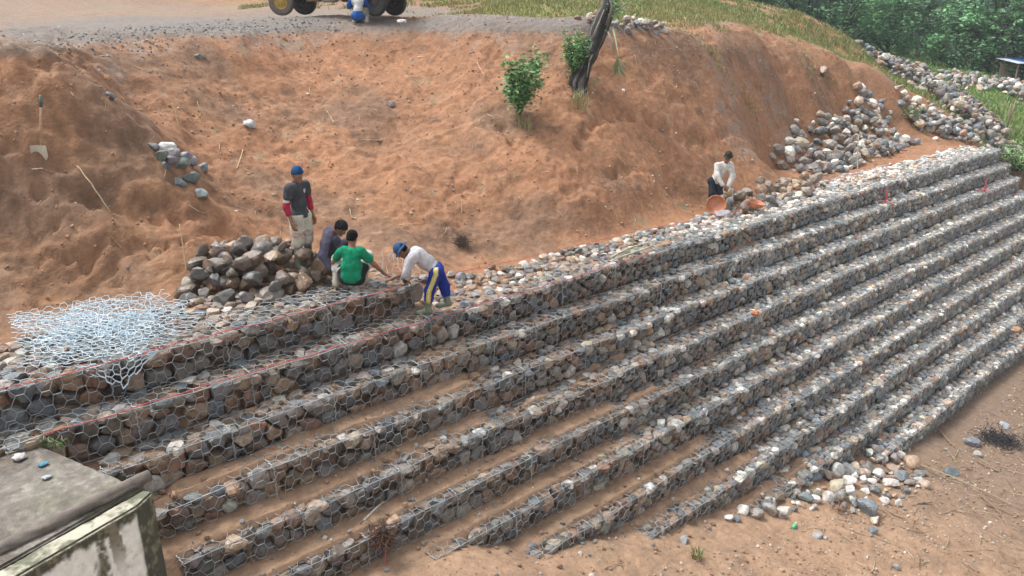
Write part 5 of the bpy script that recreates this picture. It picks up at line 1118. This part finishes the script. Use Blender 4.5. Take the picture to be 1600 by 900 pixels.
for i, (px, dep, hh, rr_, kd, lab) in enumerate(tl):
    P_ = far(px, dep); cols = {'d': GD, 'm': GM, 'l': GL, 'b': [(.10, .18, .12), (.13, .21, .14), (.08, .15, .10)]}[kd]
    tree(P_, hh, rr_, 5200 if dep < 75 else 3600, .34 if kd != 'l' else .28, cols, lab, 'tree', 500+i, .1 if kd != 'd' or px != 1432 else .3, .16, 34, 'trees beyond the mound and the field', lean=(.12, -.10) if px == 1275 else (0, 0), base=.02 if px not in (1275, 1432) else .18, bark=(.30, .27, .22) if px == 1432 else (.12, .10, .08), name='tree')
for i, (px, py2, dep) in enumerate([(1555, 112, 57), (1570, 115, 56), (1432, 88, 64)][:2]):
    P_ = far(px, dep); tree(P_, 5.0, 1.0, 700, .3, GM, ['slim pale-stemmed young tree in front of the dark clump, farther from the shelter', 'slim pale-stemmed young tree in front of the dark clump, nearer the shelter'][i], 'tree', 560+i, .6, .07, 10, None, base=.55, bark=(.36, .33, .27))
# wooded slope closing the view behind the trees: one mass
r = np.random.default_rng(77); N_ = 26000; pxs = r.uniform(980, 1760, N_); dps = r.uniform(92, 120, N_); Pf = np.stack([at_d(a, 90, d_) for a, d_ in zip(pxs, dps)]); Pf[:, 2] = terr(Pf[:, 0], Pf[:, 1])+SLOPE*Pf[:, 0]+r.random(N_)*13*(.6+.4*fbm(pxs*.02, dps*.1, 0, 5, 2))+0
V, F, C_ = leaf_cards(Pf, .9, GD+[(.06, .12, .055)], 78, .7); tag(obj('forest', V, F, M_leaf, None, None, False, C_), 'dense dark green wood closing the view behind the trees', 'forest', None, 'stuff')
# plants on the bank
def bush(P0, hgt, rad, n, ls, cols, lab, seed, cat='bush', stems=9, lean=(0, 0), hang=False):
    r = np.random.default_rng(seed); rt = empty('bush', P0, 0, lab, cat); mb = MB(); cen = []
    for i in range(stems):
        a = r.uniform(0, 2*PI); e = np.array([lean[0]+rad*math.cos(a)*r.uniform(.3, 1), lean[1]+rad*math.sin(a)*r.uniform(.3, 1), hgt*r.uniform(.38, 1)]); m_ = e*.5+np.array([0, 0, hgt*.12]); mb.tube([(0, 0, -.05), m_, e], [.014, .010, .004], 5, (.16, .13, .07))
        for j in range(n//stems):
            t = r.uniform(.25, 1.08); p = (1-t)**2*np.zeros(3)+2*t*(1-t)*m_+t*t*e; cen.append(p+r.normal(0, rad*.17, 3))
    mb.build('stems', M_bark, rt, None, True); V, F, C_ = leaf_cards(np.array(cen), ls, cols, seed, .5, .5); obj('foliage', V, F, M_leaf, rt, None, False, C_); return rt
BG = [(.10, .26, .09), (.15, .33, .12), (.08, .20, .07), (.22, .38, .16)]
P_ = hit(812, 178); bush(P_, 1.38, .58, 1700, .135, BG, 'leafy green bush with broad leaves growing out of the middle of the bank', 41, lean=(-.1, -.25), stems=18)
P_ = hit(899, 124); bush(P_, 1.25, .42, 2200, .09, BG, 'small-leaved green bush against the left side of the charred stump', 42, lean=(-.15, -.1), stems=16)
P_ = hit(1422, 190); bush(P_, .6, .55, 500, .10, [(.17, .24, .12), (.13, .21, .09)], 'pale green weed clump between the grey rock piles on the far bank', 43, stems=14)
P_ = hit(1590, 268); bush(P_, .9, .8, 900, .14, GL, 'bright green weed clump at the far end of the steps', 44, stems=18)
sp = [(*(q := hit(px, py))[:2], q[2]-.05, .22) for px, py in [(905, 170), (898, 160), (910, 155), (820, 200), (812, 195)]]
leaf_tufts('dry_grass', 'dry straw-coloured grass hanging below the bush and the charred stump', 'dry grass', sp, 42, .42, .012, [(.42, .38, .20), (.34, .32, .15), (.20, .26, .09)], 9, 'stuff', 1.3)
# charred leaning stump
P_ = hit(905, 138); dpt = depth(P_); st = empty('charred_stump', P_, 0, 'blackened leaning tree stump standing out of the top of the bank', 'tree stump')
pts = [P_+np.array([0, 0, -.35])]+[at_d(px, py, dpt+dd) for px, py, dd in [(903, 132, 0), (911, 108, .02), (920, 85, .05), (930, 60, .1), (940, 35, .15), (951, 8, .2), (960, -25, .25), (968, -55, .3)]]
pts = [p-P_ for p in pts]; V, F = tube_vf(pts, [.23, .20, .205, .21, .22, .23, .19, .13, .05], 22)
rr_ = np.random.default_rng(4); a_ = np.arange(len(V)) % 22
Vc = np.repeat(np.array(pts), 22, 0); Vc = np.concatenate([Vc, V[len(Vc):]]) if len(V) > len(Vc) else Vc
import bmesh as _bm
def subdiv(V, F, n=2):
    bm = _bm.new(); vs = [bm.verts.new(v) for v in V]; 
    for f in F:
        try: bm.faces.new([vs[i] for i in f])
        except Exception: pass
    for _ in range(n): _bm.ops.subdivide_edges(bm, edges=bm.edges[:], cuts=1, use_grid_fill=True)
    bm.normal_update(); V = np.array([v.co[:] for v in bm.verts]); N = np.array([v.normal[:] for v in bm.verts]); bm.verts.index_update(); F = [[v.index for v in f.verts] for f in bm.faces]; bm.free(); return V, F, N
V, F, Nn = subdiv(V, F, 2); ang = np.arctan2(Nn[:, 1], Nn[:, 0]); V += Nn*(.05*vnoise(ang*2.4, V[:, 2]*1.2, 0, 5)+.045*fbm(V[:, 0]*7, V[:, 1]*7, V[:, 2]*3, 6, 3)+.018*vnoise(ang*9, V[:, 2]*2.2, 0, 8))[:, None]
cc = mixc(np.tile(np.array([.028, .026, .026]), (len(V), 1)), (.15, .135, .12), sstep(.22, .5, vnoise(ang*3.2, V[:, 2]*1.1, 0, 7)+.25*vnoise(ang*11, V[:, 2]*3, 0, 9)))
obj('trunk', V, F, M_bark, st, None, True, cc)
mb = MB()
for a, b, c_, rd in [((948, 40), (957, 12), (950, -20), .05), ((957, 22), (972, 10), (985, 2), .022), ((950, 50), (956, 62), (960, 85), .022), ((930, 75), (921, 95), (917, 120), .03), ((912, 60), (917, 30), (922, 12), .014) if 0 else ((925, 62), (934, 40), (944, 15), .03)]:
    mb.tube([at_d(*a, dpt-.12)-P_, at_d(*b, dpt-.24)-P_, at_d(*c_, dpt-.22)-P_], [rd, rd*.8, rd*.4], 7, (.30, .28, .24) if rd < .04 else (.16, .145, .13))
mb.build('branch', M_bark, st, None, True)
cen = np.array([at_d(px, py, dpt-.1)-P_ for px, py in zip(np.random.default_rng(3).normal(964, 6, 260), np.random.default_rng(5).normal(16, 9, 260))])+np.random.default_rng(8).normal(0, .08, (260, 3))
V, F, C_ = leaf_cards(cen, .10, GL, 61); obj('shoots', V, F, M_leaf, st, None, False, C_*1.15)
# drooping frond right of the stump
mb = MB(); r = np.random.default_rng(6); fp = [at_d(*q) for q in [(957, 42, dpt-.1), (962, 62, dpt-.25), (966, 85, dpt-.3), (967, 108, dpt-.3)]]; f0 = fp[0]; fr = empty('frond', f0, 0, 'pale drooping palm-like frond hanging right of the charred stump', 'frond')
mb.tube([p-f0 for p in fp], [.03, .022, .014, .006], 6, (.38, .42, .26)); mb.build('stalk', M_wood, fr, None, True)
Vl = []; Fl = []; m = 0
for i in range(34):
    t = r.uniform(.5, 1); b = fp[2]*(1-(t-.5)*2)+fp[3]*(t-.5)*2-f0 if t > .5 else fp[1]-f0; d_ = np.array([r.normal()*.6, r.normal()*.6, -1.0+r.normal()*.5]); d_ = nrm(d_)*r.uniform(.2, .42); w_ = nrm(np.cross(d_, (0.3, 1, 0)))*.014; Vl += [b-w_, b+w_, b+d_*.6+w_, b+d_*.6-w_, b+d_]; Fl += [(m, m+1, m+2, m+3), (m+3, m+2, m+4)]; m += 5
obj('leaflets', np.array(Vl), Fl, M_leaf, fr, None, False, (.22, .27, .13))
# grass on the mound, the rise behind the road and the field
def blades(name, label, n, box, seed, thr, hgt, wid, cols):
    r = np.random.default_rng(seed); x_ = r.uniform(box[0], box[1], n); y_ = r.uniform(box[2], box[3], n); g = rbf(x_, y_)[:, 1]+.42*fbm(x_*2.5, y_*2.5, 0, 53, 3)+.35*fbm(x_*.6, y_*.6, 0, 51, 3)
    dd = np.stack([x_, y_, 0*x_], 1)-CAM; dh = dd@_F; m_ = (g > thr) & (dh > 18) & (np.abs((dd@_Rt)/np.maximum(dh, 1)) < .72) & (r.random(n) < np.clip(2.6*30/np.maximum(dh, 1)-.2, .25, 1)); x_, y_ = x_[m_], y_[m_]; n = len(x_)
    z_ = terr(x_, y_)+SLOPE*x_; dh = dh[m_]; s_ = hgt*r.uniform(.4, 1.2, n); w_ = wid*r.uniform(.6, 1.4, n)*(dh/35); a = r.uniform(0, 2*PI, n); ln = s_*r.uniform(.1, .7, n); b = r.uniform(0, 2*PI, n)
    B0 = np.stack([x_, y_, z_-.03], 1); W = np.stack([np.cos(a)*w_, np.sin(a)*w_, 0*a], 1); Tp = B0+np.stack([np.cos(b)*ln, np.sin(b)*ln, s_], 1)
    V = np.stack([B0-W, B0+W, Tp], 1).reshape(-1, 3); F = (np.arange(n)*3)[:, None]+np.array([[0, 1, 2]]); C_ = np.array(cols)[r.integers(0, len(cols), n)]*r.uniform(.7, 1.3, (n, 1))
    tag(obj(name, V, F, M_leaf, None, None, False, np.repeat(C_, 3, 0)), label, 'grass', None, 'stuff')
blades('grass', 'short yellow green grass growing on the mound and the rise behind the road', 190000, (16, 48, 3.5, 26), 71, .26, .16, .022, [(.33, .30, .12), (.25, .27, .09), (.38, .33, .16), (.17, .22, .07)])
blades('grass', 'green grass of the field and of the slope right of the rock ridge', 150000, (34, 100, -14, 32), 72, .40, .28, .030, [(.16, .27, .07), (.22, .30, .10), (.12, .22, .06), (.28, .32, .14)])
# blue-roofed shelter at the right edge
P_ = far(1597, 55); P_[2] = max(P_[2], at_d(1597, 118, 55)[2]-.3); hs_ = empty('field_shelter', P_, -.5, 'small field shelter with a blue and white metal roof at the right edge', 'shelter')
for sx_, sy_ in ((-1, -1), (1, -1), (-1, 1), (1, 1)): mb = MB(); mb.box((sx_*.9, sy_*.7, .5), (.08, .08, 1.2), col=(.25, .18, .12)); mb.build('post', M_wood, hs_)
roof_z = at_d(1597, 100, 55)[2]-P_[2]; V = []; 
for i in range(33):
    for yy in (-1, 1): V.append((-1.2+2.4*i/32, yy*1.0, 1.15+.015*(i % 2)+(.22 if yy > 0 else 0)))
V = np.array(V); V2 = V-np.array([0, 0, .012]); nV = len(V); F = [(2*i, 2*i+2, 2*i+3, 2*i+1) for i in range(32)]; F += [tuple(q+nV for q in f[::-1]) for f in F]
cc = np.where((np.arange(nV)//2 < 10)[:, None], np.array([.55, .60, .66]), np.array([.10, .22, .55])); obj('roof', np.concatenate([V, V2]), F, M_paint, hs_, None, False, np.concatenate([cc, cc]))
mb = MB(); mb.box((0, .65, .55), (1.8, .05, .9), col=(.30, .24, .18)); mb.build('back_wall', M_wood, hs_)
P_ = hit(1572, 208); fk = empty('forked_post', P_, 0, 'thin forked wooden post standing on the grass right of the rock ridge', 'post'); mb = MB(); mb.tube([(0, 0, -.1), (.02, 0, .7), (-.12, .02, 1.5)], [.05, .045, .03], 7, (.30, .21, .16)); mb.tube([(.02, 0, .7), (.22, -.05, 1.2), (.42, 0, 1.65)], [.04, .035, .02], 7, (.30, .21, .16)); mb.build('pole', M_wood, fk, None, True)
# ---------------------------------------------------------------- thin haze over the valley
hz = bpy.data.materials.new('haze'); hz.use_nodes = True; t_ = hz.node_tree; t_.nodes.clear(); ho = t_.nodes.new('ShaderNodeOutputMaterial'); hv = t_.nodes.new('ShaderNodeVolumePrincipled')
hv.inputs['Color'].default_value = (.80, .88, .95, 1); hv.inputs['Density'].default_value = .0009; hv.inputs['Anisotropy'].default_value = .2; t_.links.new(hv.outputs[0], ho.inputs['Volume'])
mb = MB(); mb.box((0, 0, 0), (3300, 3300, 70)); ho_ = mb.build('haze', hz, None, None); ho_.location = (0, 0, 16); tag(ho_, 'thin pale damp haze over the whole place', 'haze', None, 'stuff')
# ---------------------------------------------------------------- truck on the road and the man squatting beside it
PT = hit(525, 27, 20); PT = at_d(533, 27, 23.9); PT[2] = tw(PT[0], PT[1])
tr_ = empty('flatbed_truck', PT, -(PI/2-AZ)-.38, 'dark old truck with yellow wheel rims parked on the dirt road at the top edge', 'truck')
tr_.scale = (.85, .85, .85)
def wheel(x_, y_, rimc, turn=0.0, name='wheel'):
    wl_ = bpy.data.objects.new(name, None); COL.objects.link(wl_); wl_.parent = tr_; wl_.location = (x_, y_, .44); wl_.rotation_euler = (0, 0, turn)
    prof = [(.24, -.10), (.36, -.115), (.42, -.10), (.445, -.05), (.445, .05), (.42, .10), (.36, .115), (.24, .10)]; n = 40; m = len(prof); V_ = [((q[0]+(.012 if (i % 2 and .04 > abs(q[1])-.02 and q[0] > .43) else 0))*math.cos(2*PI*i/n), q[1], q[0]*math.sin(2*PI*i/n)) for i in range(n) for q in prof]
    obj('tyre', np.array(V_), [(i*m+j, i*m+(j+1) % m, ((i+1) % n)*m+(j+1) % m, ((i+1) % n)*m+j) for i in range(n) for j in range(m)], M_rubber, wl_, None, False, (.14, .115, .09) if rimc[0] > .3 else (.03, .028, .027))
    prof = [(.245, -.10), (.25, -.085), (.20, -.05), (.16, -.045), (.14, -.075), (.07, -.085), (.05, -.11), (0, -.115)]; m = len(prof); V_ = [(q[0]*math.cos(2*PI*i/n), q[1], q[0]*math.sin(2*PI*i/n)) for i in range(n) for q in prof]; mb = MB()
    mb.add(V_, [(i*m+j, ((i+1) % n)*m+j, ((i+1) % n)*m+j+1, i*m+j+1) for i in range(n) for j in range(m-1)], rimc)
    V2_ = np.array(V_)*np.array([1, -1, 1]); mb.add(V2_, [(i*m+j, i*m+j+1, ((i+1) % n)*m+j+1, ((i+1) % n)*m+j) for i in range(n) for j in range(m-1)], rimc)
    for j in range(6): a = j*PI/3; mb.tube([(.10*math.cos(a), -.075, .10*math.sin(a)), (.10*math.cos(a), -.10, .10*math.sin(a))], .014, 6, (.12, .1, .07))
    mb.build('rim', M_paint, wl_, None, False)
wheel(-2.0, -.62, (.50, .32, .06), .3); wheel(-2.0, .72, (.10, .09, .07), .3); wheel(1.75, -.62, (.06, .055, .05)); wheel(1.75, .72, (.06, .055, .05))
mb = MB()
for y_ in (-.35, .40): mb.box((0, y_, .60), (4.9, .09, .16), col=(.05, .045, .04), bev=.01)
for x_ in (-1.9, -.9, 0, .9, 1.9): mb.box((x_, 0.02, .60), (.10, .66, .12), col=(.06, .05, .04))
mb.build('chassis', M_paint, tr_)
for x_ in (-2.0, 1.75): mb = MB(); mb.tube([(x_, -.58, .44), (x_, .68, .44)], .06, 10, (.06, .05, .045)); V_, F_ = ICO[2]; mb.add(V_*.15+np.array([x_, .05, .44]), F_, (.06, .05, .045)); mb.build('axle', M_paint, tr_, None, True)
mb = MB(); mb.tube([(-.35, -.50, .55), (-.33, -.50, .55), (.18, -.50, .55), (.20, -.50, .55)], [.08, .12, .12, .08], 14, (.33, .31, .27)); mb.build('air_tank', M_paint, tr_, None, True)
mb = MB(); mb.box((-.75, -.44, .58), (.5, .26, .24), col=(.20, .10, .06), bev=.02); mb.build('battery_box', M_paint, tr_)
mb = MB(); mb.tube([(.3, -.3, .5), (.9, -.42, .46), (1.1, -.5, .56), (2.3, -.5, .55)], .045, 8, (.16, .11, .08)); mb.build('exhaust_pipe', M_paint, tr_, None, True)
mb = MB(); mb.box((.65, .02, .86), (3.4, 1.7, .10), col=(.13, .10, .07), bev=.01)
for y_ in (-.82, .86): mb.box((.65, y_, 1.18), (3.4, .05, .54), col=(.42, .33, .10), bev=.01)
for x_ in (-1.03, 2.33): mb.box((x_, .02, 1.18), (.05, 1.66, .53), col=(.42, .33, .10), bev=.01)
mb.build('cargo_bed', M_paint, tr_)
mb = MB(); mb.box((-1.78, .02, 1.30), (1.35, 1.62, .72), col=(.40, .33, .12), bev=.08); mb.box((-1.70, .02, 1.90), (1.0, 1.50, .56), col=(.40, .33, .12), bev=.12); mb.build('cab', M_paint, tr_)
mb = MB(); mb.box((-2.21, .02, 1.90), (.02, 1.2, .36), col=(.03, .04, .045)); mb.build('windscreen', M_rubber, tr_)
for y_ in (-.735, .775): mb = MB(); mb.box((-1.70, y_, 1.90), (.6, .02, .34), col=(.03, .04, .045)); mb.build('side_window', M_rubber, tr_)
mb = MB(); mb.box((2.55, .02, .62), (.14, 1.5, .12), col=(.10, .09, .08), bev=.02); mb.build('rear_bumper', M_paint, tr_)
mb = MB(); mb.box((-2.62, .02, .62), (.12, 1.6, .16), col=(.25, .24, .22), bev=.02); mb.build('front_bumper', M_paint, tr_)
for y_ in (-.55, .59): mb = MB(); mb.tube([(-2.44, y_, 1.2), (-2.49, y_, 1.2)], .10, 16, (.6, .6, .55)); mb.build('headlight', M_paint, tr_)
J = dict(pelvis=(0, .0, .22), chest=(.02, .10, .52), neck=(.03, .16, .68), head=(.03, .22, .80), sl=(-.17, .12, .60), sr=(.20, .10, .60), hl=(-.09, .0, .20), hr=(.09, .0, .20), el=(-.30, .24, .42), wl=(-.28, .46, .46), er=(.30, .28, .42), wr=(.22, .48, .48),
         kl=(-.20, .34, .44), kr=(.24, .32, .44), al=(-.12, .12, .09), ar=(.22, .08, .09), fl=(-.14, .26, .045), fr=(.25, .22, .045))
def wear6(J, torso, arm, leg):
    def c6(V): 
        c = np.tile(np.array([.62, .64, .66]), (len(V), 1)); c[(V[:, 2] < .34) | (np.abs(V[:, 0]-.01) > .17)] = (.03, .11, .40); return c
    yield ('shirt', torso+[seg(J['s'+q], J['e'+q], 0, .7, .064, .060) for q in 'lr'], [torsoclip(J)], .020, c6, M_cloth, .012, .04, .012)
    yield ('trousers', [('c', J['h'+q], J['k'+q], .088, .070) for q in 'lr']+[seg(J['k'+q], J['a'+q], 0, .7, .066, .058) for q in 'lr'], [], .012, (.30, .29, .24), M_cloth, .012, .04, .006)
    for q in 'lr': yield boot(J, q, (.42, .40, .36), .4)
P6 = at_d(559, 26, 22.7); P6[2] = tw(P6[0], P6[1])
person(0, 0, 0, 'man in blue and white shirt squatting beside the truck with his back turned', J, SK2, wear6, hair=(.01, .01, .01), face_dir=(.05, .95, -.2), pos=P6, group='workers')
#MORE#
